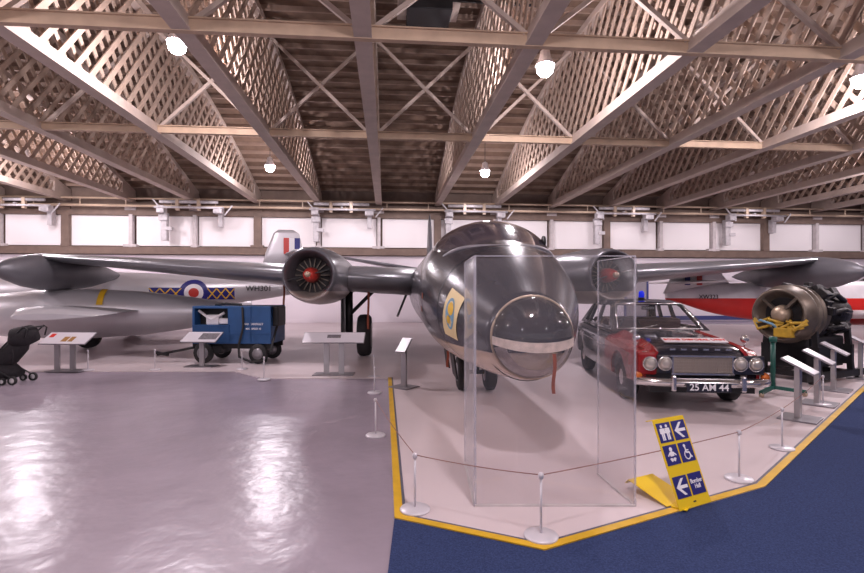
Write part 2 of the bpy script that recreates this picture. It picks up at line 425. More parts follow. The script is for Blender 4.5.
# ------------------------------------------------------------------ lamps
LIGHTCOL = (1.0, .90, .97)
def lamp(px, D, dy, lab, power=600, visible=True):
    X = (px-432)/F*D; p = cw(X, D, EYE+dy/F*D)
    t = thing('high_bay_lamp', lab, 'lamp', p, 0, 'lit lamps hanging in the roof')
    mb = MB(); mb.lathe([(.40, .04), (.36, .10), (.22, .12), (.08, .20), (.06, .20), (.08, .18), (.2, .1)], 'z', n=20, cap=False); mb.build('shade', 'clutter', t)
    mb = MB(); mb.lathe([(-.17, .02), (-.15, .09), (-.09, .155), (0, .175), (.08, .15), (.14, .06)], 'z', n=20); mb.build('bulb', 'lamp', t)  # bulb made oversized, its bright disc stands in for the lamp's glare
    mb = MB(); mb.tube([(0, 0, .39), (0, 0, max(.45, topz(p.y)-p.z+.2) if 1 < p.y < 25 else .5)], .012, 6); mb.build('rod', 'dark', t)
    l = bpy.data.lights.new('lamp_light', 'POINT'); l.energy = power; l.color = LIGHTCOL; l.shadow_soft_size = .14
    lo = bpy.data.objects.new('lamp_light', l); COL.objects.link(lo); lo.location = p+Vector((0, 0, -.28))
    return t
lamp(177, 10.0, 245, 'glaring lit roof lamp at upper left near the tie beam', 520)
lamp(545, 10.5, 222, 'glaring lit roof lamp above the cockpit, right of centre', 520)
lamp(861, 11.0, 210, 'glaring lit roof lamp cut by the right edge of the picture', 520)
lamp(270, 19.0, 123, 'small distant lit lamp left of centre above the striped fin', 300)
lamp(485, 19.0, 118, 'small distant lit lamp above the cockpit canopy', 300)
lamp(27, 18.5, 131, 'lit lamp half hidden behind lattice trusses at far left', 320)
def area(loc, size, power, rot=(0, 0, 0), col=LIGHTCOL, sy=None):
    l = bpy.data.lights.new('hall_light', 'AREA'); l.shape = 'RECTANGLE'; l.size = size; l.size_y = sy or size; l.energy = power; l.color = col
    o = bpy.data.objects.new('hall_light', l); COL.objects.link(o); o.location = loc; o.rotation_euler = rot; return o
def spot(loc, tgt, power, ang=60, r=.1, col=LIGHTCOL, blend=.6):
    l = bpy.data.lights.new('wall_fill_spot', 'SPOT'); l.energy = power; l.spot_size = R(ang); l.spot_blend = blend; l.shadow_soft_size = r; l.color = col
    o = bpy.data.objects.new('wall_fill_spot', l); COL.objects.link(o); o.location = loc
    o.rotation_euler = (Vector(tgt)-Vector(loc)).to_track_quat('-Z', 'Y').to_euler(); return o
# unseen fill lights added in the bays beside and behind the viewpoint
for x, y, e in ((-7.7, 2.5, 480), (1.0, 1.5, 520), (9.8, 2.5, 480), (-14, 10, 480), (15.6, 9, 480), (-4.8, -6, 500), (6.9, -6, 500), (-14.6, 17.6, 420), (18.5, 16, 420)):
    l = bpy.data.lights.new('bay_fill', 'POINT'); l.energy = e; l.color = LIGHTCOL; l.shadow_soft_size = .2
    o = bpy.data.objects.new('bay_fill', l); COL.objects.link(o); o.location = (x, y, 5.4)
# unseen spots added to brighten the white panels and the wall below
for k in range(-8, 10):
    spot((-.40+2.91*k+1.455, WY-1.9, 5.75), (-.40+2.91*k+1.455, WY, 4.0), 33, 110, .1)
for k in (-6, -4, -2, 0, 2, 4, 6, 8):
    spot((-.40+2.91*k, WY-4.2, 5.8), (-.40+2.91*k, WY, 1.2), 260, 100, .12)
W = bpy.data.worlds.new('hall'); S.world = W; W.use_nodes = True
W.node_tree.nodes['Background'].inputs[0].default_value = (.86, .78, .88, 1); W.node_tree.nodes['Background'].inputs[1].default_value = .34

# ------------------------------------------------------------------ main aircraft (twin jet bomber)
AC = thing('bomber_aircraft', 'large dark grey twin-engined jet bomber with glazed nose facing the viewer', 'aircraft', cw(.93, 4.25, .0), -YAW+R(3.5))
def interp(tab, s):
    for a, b in zip(tab, tab[1:]):
        if s <= b[0]:
            t = (s-a[0])/(b[0]-a[0]); t = t*t*(3-2*t) if False else t
            return [a[i]+(b[i]-a[i])*t for i in range(1, len(a))]
    return list(tab[-1][1:])
# s, centre z, half width, up, down
FT = [(.30, 1.175, .375, .375, .375), (.55, 1.205, .49, .47, .455), (.85, 1.262, .62, .59, .55), (1.25, 1.37, .775, .69, .68), (1.7, 1.46, .88, .78, .80), (2.2, 1.53, .95, .89, .90),
      (2.8, 1.56, .975, .96, .955), (3.6, 1.58, .975, .975, .965), (10, 1.62, .975, .975, .96), (13, 1.78, .85, .84, .84), (16, 1.98, .62, .62, .62), (18.5, 2.15, .36, .38, .38), (19.7, 2.25, .14, .16, .16)]
def smooth_tab(tab, s):
    """Catmull-Rom through the table"""
    xs = [t[0] for t in tab]
    i = max(0, min(len(tab)-2, next((j for j in range(len(tab)-1) if s <= xs[j+1]), len(tab)-2)))
    p1, p2 = tab[i], tab[i+1]; p0 = tab[max(0, i-1)]; p3 = tab[min(len(tab)-1, i+2)]
    h = p2[0]-p1[0]; t = (s-p1[0])/h; o = []
    for k in range(1, len(p1)):
        m1 = (p2[k]-p0[k])/max(1e-6, p2[0]-p0[0])*h; m2 = (p3[k]-p1[k])/max(1e-6, p3[0]-p1[0])*h
        o.append((2*t**3-3*t*t+1)*p1[k]+(t**3-2*t*t+t)*m1+(-2*t**3+3*t*t)*p2[k]+(t**3-t*t)*m2)
    return o
def fus(s, a, off=0.0):
    c, w_, u, d = smooth_tab(FT, s); r = u if math.sin(a) >= 0 else d
    return Vector(((w_+off)*math.cos(a), s, c+(r+off)*math.sin(a)))
ss = [.30+.1*i for i in range(34)]+[3.8+.8*i for i in range(20)]+[19.7]
mb = MB(); mb.rings([[fus(s, 2*PI*k/56) for k in range(56)] for s in ss]); 
fz = mb.build('fuselage', 'canb', AC)
# panel seams on the front fuselage
for s in (1.32, 2.35, 3.3):
    mb = MB(); mb.rings([[fus(s-.006, 2*PI*k/56, .002) for k in range(56)], [fus(s+.006, 2*PI*k/56, .002) for k in range(56)]], cap=False)
    mb.build('panel_seam', 'dark', fz)
# nose glazing
def dome(t, a, off=0.0):
    r = (.372+off)*math.sin(t*PI/2); y = .30-(.30+off)*math.cos(t*PI/2)
    return Vector((r*math.cos(a), y, 1.175+r*math.sin(a)))
mb = MB(); mb.rings([[dome(max(.01, i/14), 2*PI*k/40) for k in range(40)] for i in range(15)], cap=False); ng = mb.build('nose_glazing', 'dome', AC)
mb = MB(); mb.tube([Vector((.378*math.cos(2*PI*k/48), .30, 1.175+.378*math.sin(2*PI*k/48))) for k in range(49)], .010, 8); mb.build('glazing_ring', 'bronze', ng)
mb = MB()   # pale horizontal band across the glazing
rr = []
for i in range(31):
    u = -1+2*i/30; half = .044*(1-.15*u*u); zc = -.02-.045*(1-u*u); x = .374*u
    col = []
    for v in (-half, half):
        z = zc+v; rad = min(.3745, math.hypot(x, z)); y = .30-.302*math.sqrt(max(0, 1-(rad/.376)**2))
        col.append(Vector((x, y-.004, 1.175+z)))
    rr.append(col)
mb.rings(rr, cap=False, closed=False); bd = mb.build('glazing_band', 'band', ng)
mb = MB(); mb.lathe([(.46, .43), (.48, .43)], 'y', (0, 0, 1.1755), 32); mb.build('nose_bulkhead', 'dark', AC)
mb = MB(); mb.prism([(-.36, .1), (-.34, -.0), (-.2, -.0), (.2, -.0), (.34, -.0), (.36, .1)][::-1], 0, .01) if False else None
rg = []
for s_, rr_ in ((.16, .28), (.30, .362), (.45, .42)):
    rg.append([Vector((rr_*math.cos(a), s_, 1.175+rr_*math.sin(a))) for a in [PI+PI*.08+PI*.84*i/16 for i in range(17)]])
mb = MB(); mb.rings(rg, cap=False, closed=False); mb.build('nose_floor', 'band', AC)
# canopy
mb = MB(); rg = []
CT = [(1.15, .05, 1.97, .02), (1.4, .42, 1.90, .20), (1.8, .66, 1.90, .42), (2.2, .76, 1.94, .55), (2.8, .79, 2.0, .56), (3.4, .70, 2.05, .51), (4.0, .45, 2.2, .37), (4.5, .1, 2.45, .1)]
for i in range(31):
    s = 1.15+3.35*i/30; w_, z_, h_ = smooth_tab(CT, s); rg.append([Vector((w_*math.cos(a), s, z_+h_*math.sin(a))) for a in [PI*k/24 for k in range(25)]])
mb.rings(rg, cap=False, closed=False); cn = mb.build('canopy', 'canopy', AC)
mb = MB()
def cpt(s, a):
    w_, z_, h_ = smooth_tab(CT, s); return Vector(((w_+.006)*math.cos(a), s, z_+(h_+.006)*math.sin(a)))
mb.tube([cpt(2.0-.62*math.sin(PI*k/24), PI*k/24) for k in range(25)], .024, 6)
mb.build('canopy_frame', 'greymetal', cn)
mb = MB(); mb.tube([cpt(1.2+.1*k, .12) for k in range(26)], .014, 6); mb.tube([cpt(1.2+.1*k, PI-.12) for k in range(26)], .014, 6); mb.build('canopy_sill', 'greymetal', cn)
mb = MB(); c = cpt(2.0, .62); mb.lathe([(-.012, .075), (.012, .075)], 'x', c, 20); mb.build('porthole', 'dark', cn)
# squadron badge on the viewer's left side
def patch(name, poly_s, m, off, par):
    """grid patch on the fuselage: poly_s gives (s range, angle range)"""
    (s0, s1), (a0, a1), shear = poly_s; mb = MB(); rg = []
    for i in range(7):
        t = i/6; s = s0+(s1-s0)*t; rg.append([fus(s+shear*(j/8-.5), a0+(a1-a0)*j/8, off) for j in range(9)])
    mb.rings(rg, cap=False, closed=False); return mb.build(name, m, par)
bg = patch('squadron_badge', ((.86, 1.14), (R(153), R(199)), .08), 'badge', .006, AC)
def ell(s0, a0, rs, ra, m, off, name):
    mb = MB(); bm = mb.bm; c_ = bm.verts.new(fus(s0, a0, off)); vs = [bm.verts.new(fus(s0+rs*math.cos(2*PI*k/20), a0+ra*math.sin(2*PI*k/20), off)) for k in range(20)]
    for k in range(20): bm.faces.new((c_, vs[k], vs[(k+1) % 20]))
    return mb.build(name, m, bg)
ell(1.0, R(175), .085, R(15), 'lightblue', .009, 'badge_disc')
ell(.99, R(170), .055, R(6), 'tape', .012, 'badge_motif'); ell(1.02, R(181), .035, R(4), 'tape', .012, 'badge_motif')
mb = MB(); 
for q in ((2.0, R(178)), (2.15, R(190))):
    mb.rings([[fus(q[0]+ds, q[1]+da, .004) for da in (-.04, 0, .04)] for ds in (-.03, 0, .03)], cap=False, closed=False)
mb.build('rescue_marking', 'streamer', AC)
# wings
for sgn in (-1, 1):
    mb = MB(); wing(mb, [(sgn*.7, 6.35, 5.9, 1.80, .115), (sgn*2.9, 6.5, 5.3, 1.90, .115), (sgn*3.5, 6.55, 5.0, 1.945, .11), (sgn*9.9, 8.35, 2.2, 2.42, .09)]); wg = mb.build('wing', 'canbwing', AC)
    mb = MB(); mb.lathe([(7.15, .01), (7.22, .11), (7.5, .235), (8.0, .37), (8.6, .45), (9.2, .468), (9.8, .44), (10.5, .35), (11.2, .22), (11.8, .09), (12.05, .01)], 'y', (sgn*9.95, 0, 2.06), 28); mb.build('tip_tank', 'tank', AC)
    # engine nacelle
    nx = sgn*2.92; nz = 1.90; e = bpy.data.objects.new('x', None)
    mb = MB(); mb.lathe([(5.75, .36), (5.5, .40), (5.32, .44), (5.26, .475), (5.25, .495), (5.27, .515), (5.4, .545), (5.9, .60), (6.6, .635), (7.6, .64), (9, .60), (10.5, .52), (11.8, .42), (12.4, .36)], 'y', (0, 0, 0), 40, cap=False)
    nc = mb.build('engine_nacelle', 'nacelle', AC, loc=(nx, 0, nz)); nc.scale = (.95, 1, .95)
    mb = MB(); mb.lathe([(5.74, .37), (5.76, .37)], 'y', n=32); mb.build('compressor_face', 'enginedark', nc)
    mb = MB()
    for k in range(18):
        a = 2*PI*k/18; mb.bar((.12*math.cos(a), 5.70, .12*math.sin(a)), (.35*math.cos(a), 5.70, .35*math.sin(a)), .018, .035, up=(0, 1, 0))
    mb.build('guide_vanes', 'engine', nc)
    mb = MB(); mb.lathe([(5.18, .015), (5.2, .07), (5.32, .12), (5.5, .15), (5.72, .16)], 'y', n=24); hb = mb.build('intake_bullet', 'redhub', nc)
    mb = MB(); mb.lathe([(5.10, .01), (5.11, .045), (5.2, .06)], 'y', n=16); mb.build('starter_tip', 'bronze', hb)
    mb = MB()
    for a in (R(15), R(195)): mb.bar((.08*math.cos(a), 5.35, .08*math.sin(a)), (.47*math.cos(a), 5.35, .47*math.sin(a)), .02, .05, up=(0, 1, 0))
    mb.build('intake_strut', 'dark', nc)
    mb = MB(); mb.lathe([(12.3, .33), (12.32, .33)], 'y', n=24); mb.build('jet_pipe', 'dark', nc)
    # main gear
    gx = sgn*2.45
    mb = MB(); mb.tube([(gx, 8.0, 1.75), (gx, 8.05, .5)], .09, 12); mb.tube([(gx, 8.05, .52), (sgn*2.1, 8.05, .50)], .06, 10)
    mb.tube([(gx, 8.0, 1.0), (gx-sgn*.75, 7.9, 1.75)], .045, 8); gl = mb.build('main_gear_leg', 'dark', AC)
    mb = MB(); mb.box((gx+sgn*.14, 8.0, 1.15), (.05, .55, 1.15)); mb.build('gear_fairing', 'dark', gl)
    mb = MB(); mb.lathe([(-.16, .30), (-.16, .44), (-.11, .495), (0, .505), (.11, .495), (.16, .44), (.16, .30)], 'x', n=32); mw = mb.build('main_wheel', 'rubber', AC, loc=(sgn*2.08, 8.05, .518))
    mb = MB(); mb.lathe([(-.17, .05), (-.165, .29), (.165, .29), (.17, .05)], 'x', n=24); mb.build('wheel_hub', 'greymetal', mw)
    mb = MB(); mb.bar((sgn*1.02, 8.2, 1.62), (sgn*1.28, 8.1, .98), .05, .55, up=(0, 1, 0)); mb.build('gear_door', 'dark', AC)
# fin and tailplane
mb = MB(); wing(mb, [(2.1, 15.0, 4.2, 0, .07), (3.0, 15.8, 3.2, 0, .07), (4.5, 16.3, 1.9, 0, .06), (4.77, 16.6, 1.2, 0, .03)], 'z'); mb.build('tail_fin', 'tank', AC)
for sgn in (-1, 1):
    mb = MB(); wing(mb, [(sgn*.2, 16.6, 2.6, 2.42, .09), (sgn*3.9, 17.3, 1.3, 3.05, .08)]); mb.build('tailplane', 'tank', AC)
# nose gear
mb = MB(); mb.tube([(0, 3.75, .9), (0, 3.75, .3)], .06, 12); mb.tube([(-.25, 3.75, .3), (.25, 3.75, .3)], .035, 10); mb.tube([(0, 3.75, .7), (0, 4.3, .75)], .03, 8); mb.build('nose_gear_leg', 'dark', AC)
for sgn in (-1, 1):
    mb = MB(); mb.lathe([(-.085, .15), (-.085, .24), (-.06, .285), (0, .292), (.06, .285), (.085, .24), (.085, .15)], 'x', n=28); mw = mb.build('nose_wheel', 'rubber', AC, loc=(sgn*.22, 3.75, .305))
    mb = MB(); mb.lathe([(-.09, .03), (-.088, .145), (.088, .145), (.09, .03)], 'x', n=20); mb.build('wheel_hub', 'greymetal', mw)
for x, y0, l in ((-.42, 4.4, .34), (-.42, 3.2, .3), (.42, 4.4, .34)):
    mb = MB(); mb.box((x, y0, .58-l*.1), (.025, .55, l+.15), Matrix.Rotation(R(-8 if x < 0 else 8), 3, 'Y')); mb.build('nose_gear_door', 'dark', AC)
acm = AC
def ac_to_world(p):
    return Matrix.Translation(acm.location) @ Matrix.Rotation(acm.rotation_euler[2], 4, 'Z') @ Vector(p)
# warning streamers hanging from the aircraft
def streamer(p, L, lab, w_=.028):
    mb = MB(); n = 8; rg = []
    for i in range(n+1):
        t = i/n; z = -L*t; x = .008*math.sin(6*t); rg.append([Vector((x-w_/2, 0, z)), Vector((x+w_/2, .002*math.sin(9*t), z)), Vector((x+w_/2, .004, z)), Vector((x-w_/2, .004, z))])
    mb.rings(rg, smooth=False); o = mb.build('warning_streamer', 'streamer', loc=p); o.rotation_euler[2] = -YAW
    return tag(o, lab, 'streamer', 'red warning streamers')
streamer(ac_to_world((.11, -.0, 1.06)), .34, 'short red streamer hanging from the glazed nose', .030)
streamer(ac_to_world((-1.95, 7.4, 1.66)), .95, 'long red streamer hanging beside the left main wheel', .05)
streamer(ac_to_world((-.55, 2.7, .76)), .22, 'short red streamer under the left belly near the nose gear', .035)
streamer(ac_to_world((-4.0, 8.0, 1.75)), .62, 'dark red streamer hanging above the blue trailer', .05)

# ------------------------------------------------------------------ silver twin jet behind at left
MT = thing('silver_jet', 'silver twin-jet fighter in profile with roundel and blue and yellow chequers', 'aircraft', cw(-7.70, 16.35, 0), R(16)-YAW)
MFT = [(-9.3, 1.28, .03, .03), (-9.0, 1.3, .2, .2), (-8, 1.35, .45, .47), (-6.5, 1.42, .62, .66), (-4, 1.46, .68, .74), (-1.5, 1.50, .60, .66), (0, 1.56, .50, .54), (1.5, 1.64, .38, .42), (3, 1.75, .24, .28), (4.0, 1.84, .1, .12), (4.2, 1.86, .02, .02)]
mb = MB(); rg = []
for i in range(61):
    s = -9.3+13.5*i/60; c_, w_, h_ = smooth_tab(MFT, s); rg.append([Vector((s, max(.01, w_)*math.cos(2*PI*k/32), c_+max(.01, h_)*math.sin(2*PI*k/32))) for k in range(32)])
mb.rings(rg); mf = mb.build('fuselage', 'silver', MT)
def mside(s, z, off):
    c_, w_, h_ = smooth_tab(MFT, s); q = max(-1, min(1, (z-c_)/h_)); return Vector((s, -(w_*math.sqrt(1-q*q)+off), z))
def mdisc(r, m, off, name):
    mb = MB(); bm = mb.bm; prev = None
    for j in range(5):
        rad = r*j/4; ring = [bm.verts.new(mside(rad*math.cos(2*PI*k/28), 1.53+rad*math.sin(2*PI*k/28), off)) for k in range(28)] if j else [bm.verts.new(mside(0, 1.53, off))]
        if prev:
            for k in range(28):
                a, b = ring[k], ring[(k+1) % 28]
                if len(prev) == 1: bm.faces.new((prev[0], a, b))
                else: bm.faces.new((prev[k], a, b, prev[(k+1) % 28]))
        prev = ring
    return mb.build(name, m, mf)
mdisc(.42, 'navy', .006, 'roundel_blue'); mdisc(.28, 'roundwhite', .010, 'roundel_white'); mdisc(.15, 'redhub', .014, 'roundel_red')
for x0, x1 in ((-1.25, -.36), (.40, 1.2)):
    mb = MB(); rg = [[mside(x0+(x1-x0)*i/6, 1.45+.19*(j-2)/2+.05, .005) for j in range(5)] for i in range(7)]; mb.rings(rg, cap=False, closed=False); ck = mb.build('chequer_band', 'navy', mf)
    mb = MB(); n = 3; wdt = (x1-x0)/n
    for i in range(n):
        for d in (0, 1):
            a = x0+wdt*i; b = a+wdt; za, zb = (1.33, 1.67) if d else (1.67, 1.33)
            rg = []
            for t in range(5):
                u = t/4; xx = a+(b-a)*u; zz = za+(zb-za)*u; rg.append([mside(xx-.022, zz, .012), mside(xx+.022, zz, .012)])
            mb.rings(rg, cap=False, closed=False)
    mb.build('chequer_cross', 'tape', ck)
text_part('serial', 'WH301', .25, 'textblack', mf, (1.95, -.40, 1.66), (0, 0, R(6)))
mb = MB(); wing(mb, [(1.9, 3.0, 1.6, 0, .09), (2.9, 3.25, 1.25, 0, .09), (3.55, 3.5, .85, 0, .08), (3.68, 3.65, .5, 0, .05)], 'z')
bm = mb.bm; bmesh.ops.transform(bm, matrix=Matrix.Rotation(-PI/2, 4, 'Z'), verts=bm.verts)   # span up, chord along x
fn_ = mb.build('tail_fin', 'silver', MT); fn_.location = (-1.1, 0, 0)
mb = MB()
for i, cc in enumerate(('red', 'white', 'blue')): pass
for x, m_ in ((3.92, 'redhub'), (4.10, 'roundwhite'), (4.28, 'navy')):
    for s_ in (-1,):
        q = MB(); q.box((x, s_*.085, 3.12), (.18, .01, .55)); q.build('fin_flash', m_, fn_, loc=(.0, 0, 0))
for sgn in (-1, 1):
    mb = MB(); wing(mb, [(0, 2.75, 1.3, 2.85, .09), (sgn*1.9, 3.05, .7, 2.85, .08)], 'y'); mb.build('tailplane', 'silver', MT)
for sgn in (-1, 1):
    mb = MB(); wing(mb, [(sgn*.5, -4.1, 3.4, 1.12, .11), (sgn*2.9, -3.7, 3.0, 1.10, .11), (sgn*5.6, -2.6, 1.5, 1.05, .09)], 'y'); mb.build('wing', 'silver', MT)
    mb = MB(); mb.lathe([(-3.9, .36), (-4.2, .40), (-4.26, .44), (-4.2, .48), (-3.9, .54), (-3.2, .61), (-2.0, .64), (-.8, .58), (.4, .42), (1.2, .27), (1.5, .22)], 'x', (0, 0, 0), 32, cap=False); nc = mb.build('engine_nacelle', 'silver', MT, loc=(0, sgn*2.9, 1.0))
    mb = MB(); mb.lathe([(-3.9, .37), (-3.88, .37)], 'x', n=24); mb.build('intake_face', 'dark', nc)
    mb = MB(); mb.tube([(-2.4, sgn*2.0, .95), (-2.4, sgn*2.0, .32)], .06, 10); mb.build('main_gear_leg', 'greymetal', MT)
    mb = MB(); mb.lathe([(-.1, .2), (-.1, .28), (-.05, .32), (.05, .32), (.1, .28), (.1, .2)], 'y', n=24); mb.build('main_wheel', 'rubber', MT, loc=(-2.4, sgn*2.0, .335))
mb = MB(); mb.rings([[Vector((x, -2.9-.652*math.cos(a), 1.0+.652*math.sin(a))) for a in [R(22+55*i/8) for i in range(9)]] for x in (-1.74, -1.60)], cap=False, closed=False); mb.build('yellow_marking', 'tape', MT)
mb = MB(); mb.tube([(-7.6, 0, 1.0), (-7.6, 0, .2)], .05, 8); mb.build('nose_gear_leg', 'greymetal', MT)
mb = MB(); mb.lathe([(-.07, .12), (-.06, .2), (.06, .2), (.07, .12)], 'y', n=20); mb.build('nose_wheel', 'rubber', MT, loc=(-7.6, 0, .215))

# ------------------------------------------------------------------ red and white trainer at right
JP = thing('trainer_jet', 'red and white training jet in profile behind the car and jet engine', 'aircraft', cw(7.3, 15.6, 0), R(3)-YAW)
JT = [(0, 1.44, .08, .13), (.4, 1.44, .16, .22), (1.5, 1.34, .32, .45), (3, 1.26, .45, .60), (4.5, 1.24, .55, .66), (6.5, 1.2, .60, .70), (8.5, 1.15, .5, .58), (9.8, 1.1, .25, .3), (10.2, 1.08, .03, .03)]
mb = MB(); rg = []
for i in range(41):
    s = 10.2*i/40; c_, w_, h_ = smooth_tab(JT, s); rg.append([Vector((s, max(.01, w_)*math.cos(2*PI*k/32), c_+max(.01, h_)*math.sin(2*PI*k/32))) for k in range(32)])
mb.rings(rg); jf = mb.build('fuselage', split_mat('red and white paint', (.74, .70, .73), (.62, .02, .015), 1.36, .35), JP)
text_part('serial', 'XW323', .18, 'textblack', jf, (1.15, -.36, 1.40), (0, 0, R(-6)))
mb = MB(); wing(mb, [(1.5, -.1, 2.4, 0, .09), (2.45, .35, 1.2, 0, .08), (2.50, .5, .8, 0, .04)], 'z'); bmesh.ops.transform(mb.bm, matrix=Matrix.Rotation(-PI/2, 4, 'Z') @ Matrix.Scale(1, 4), verts=mb.bm.verts)
jn = mb.build('tail_fin', 'whitepaint', JP)
for x, m_ in ((.62, 'navy'), (1.0, 'redhub')):
    q = MB(); q.box((x, -.125, 1.97), (.17, .01, .40)); q.build('fin_flash', m_, jn)
for sgn in (-1, 1):
    mb = MB(); wing(mb, [(0, .1, 1.2, 1.85, .08), (sgn*1.9, .35, .7, 1.86, .07)], 'y'); mb.build('tailplane', 'whitepaint', JP)
    mb = MB(); wing(mb, [(sgn*.3, 4.4, 2.4, .86, .12), (sgn*4.6, 4.9, 1.4, 1.05, .10)], 'y'); mb.build('wing', 'whitepaint', JP)
    mb = MB(); mb.tube([(5.6, sgn*1.6, .9), (5.6, sgn*1.6, .25)], .05, 8); mb.build('main_gear_leg', 'greymetal', JP)
    mb = MB(); mb.lathe([(-.07, .12), (-.07, .22), (.07, .22), (.07, .12)], 'y', n=20); mb.build('main_wheel', 'rubber', JP, loc=(5.6, sgn*1.6, .235))
mb = MB(); rg = []
for i in range(13):
    s = 6.2+2.6*i/12; h = .5*math.sin(PI*min(1, .02+i/12.2))+.02; rg.append([Vector((s, .4*math.cos(PI*k/14), 1.72+h*math.sin(PI*k/14))) for k in range(15)])
mb.rings(rg, cap=False, closed=False); mb.build('canopy', 'canopy', JP)
mb = MB(); 
for k in range(1):
    mb.lathe([(0, .24), (.01, .24)], 'y', n=24)
r_ = mb.build('roundel', 'navy', jf, loc=(4.05, -.53, 1.42), rot=(0, 0, 0))
mb = MB(); mb.lathe([(-.006, .16), (0, .16)], 'y', n=24); r2 = mb.build('roundel', 'roundwhite', jf, loc=(4.05, -.53, 1.42))
mb = MB(); mb.lathe([(-.012, .08), (0, .08)], 'y', n=24); mb.build('roundel', 'redhub', jf, loc=(4.05, -.53, 1.42))

# ------------------------------------------------------------------ car
CR = thing('saloon_car', 'vintage black and red saloon car with blue beacon, front to the viewer', 'car', cw(3.50, 6.45, .012), -YAW-R(5.5))
# front at y=0, right of picture +x
CS = [  # y, half width, sill z, shoulder z, top z
 (0.10, .74, .34, .70, .80), (.22, .80, .30, .76, .86), (.6, .83, .27, .80, .90), (1.3, .85, .25, .84, .95), (1.6, .86, .25, .86, .97), (2.6, .87, .25, .88, .96), (3.6, .86, .27, .90, .97), (4.2, .82, .30, .90, .96), (4.5, .78, .36, .84, .92), (4.6, .72, .45, .74, .80)]
def csec(y, inset=0.0):
    hw, zs, zh, zt = smooth_tab(CS, y); hw += inset
    pts = [(0, zs), (hw*.80, zs), (hw*.97, zs+.08), (hw, zs+.28), (hw*.985, zh-.06), (hw*.93, zh+.005), (hw*.80, zh+.03), (hw*.55, zt-.012), (0, zt)]
    return pts
mb = MB(); rg = []
for i in range(47):
    y = .10+4.5*i/46; p = csec(y); full = p+[(-a, b) for a, b in p[-2:0:-1]]; rg.append([Vector((a, y, b)) for a, b in full])
mb.rings(rg); body = mb.build('body', 'black', CR)
cut(body, MB().lathe([(-1.2, .37), (1.2, .37)], 'x', (0, .88, .33), 28)); cut(body, MB().lathe([(-1.2, .37), (1.2, .37)], 'x', (0, 3.55, .33), 28))
for f_ in body.data.polygons: f_.use_smooth = True
for sgn in (-1, 1):
    mb = MB(); rg = []
    for i in range(20):
        y = .085+1.48*i/19; p = csec(max(y, .1), .008); q = [(sgn*a, b+.003) for a, b in p[1:8] if True]
        q[-1] = (sgn*.56, p[7][1]+.006); rg.append([Vector((a, y, b)) for a, b in q]+[Vector((a*.94, y, b-.02)) for a, b in q[::-1]])
    mb.rings(rg); fd = mb.build('front_wing', 'red', CR)
    cut(fd, MB().lathe([(-1.2, .37), (1.2, .37)], 'x', (0, .88, .33), 28))
    for f_ in fd.data.polygons: f_.use_smooth = False
    mb = MB(); mb.box((sgn*(.47 if sgn < 0 else .57), .065, .62), (.19 if sgn < 0 else .40, .06, .25), bevel=.02); lp = mb.build('lamp_panel', 'black', CR)
    if sgn < 0: mb = MB(); mb.box((sgn*.68, .085, .63), (.24, .08, .30), bevel=.035); mb.build('wing_nose', 'red', fd)
    for x in (.465, .655):
        mb = MB(); mb.lathe([(.06, .095), (.02, .095), (.0, .090), (.01, .080)], 'y', (0, 0, 0), 24, cap=False); hl = mb.build('headlamp', 'chrome', CR, loc=(sgn*x, .0, .635))
        mb = MB(); mb.lathe([(-.015, .01), (-.012, .045), (.006, .082)], 'y', n=24); mb.build('lens', 'lens', hl)
    mb = MB(); mb.lathe([(-.03, .01), (-.025, .04), (.02, .055)], 'y', n=16); mb.build('indicator_lamp', 'amber', CR, loc=(sgn*.79, .06, .47))
    # mirror on wing
    mb = MB(); mb.tube([(sgn*.70, .42, .78), (sgn*.71, .40, .90)], .008, 6); mb.lathe([(-.03, .02), (-.02, .045), (.02, .055), (.03, .045)], 'y', (sgn*.71, .40, .93), 16); mb.build('wing_mirror', 'chrome', CR)
    for y in (.88, 3.55):
        mb = MB(); mb.lathe([(-.09, .19), (-.09, .28), (-.06, .315), (.06, .315), (.09, .28), (.09, .19)], 'x', n=32); wl = mb.build('wheel', 'rubber', CR, loc=(sgn*.70, y, .317))
        mb = MB(); mb.lathe([(sgn*.03, .19), (sgn*.07, .19), (sgn*.085, .14), (sgn*.10, .06), (sgn*.105, .01)], 'x', n=24); mb.build('hubcap', 'chrome', wl)
# cabin with window openings
mb = MB(); cab = [(1.55, .66, .95), (2.15, .58, 1.385), (2.5, .565, 1.42), (3.3, .56, 1.41), (3.7, .57, 1.36), (4.15, .66, .95)]
cs2 = [(1.55, .74, .95, .74, .955), (2.15, .73, .95, .575, 1.375), (2.6, .735, .95, .57, 1.42), (3.2, .735, .95, .565, 1.415), (3.65, .73, .95, .565, 1.37), (4.15, .72, .94, .70, .96)]
def cabring(y, wb, zb, wt, zt, ins=0):
    q = [(wb-ins, zb), (wt+.02-ins, zt-.05 if zt > 1.1 else zt-.001), (wt-.05-ins, zt-ins*.6), (0, zt+.02-ins*.6 if zt > 1.1 else zt+.001)]
    return [Vector((a, y, b)) for a, b in q]+[Vector((-a, y, b)) for a, b in q[2::-1]]
mb.rings([cabring(*c) for c in cs2], smooth=False)
cabin = mb.build('roof_and_pillars', 'black', CR)
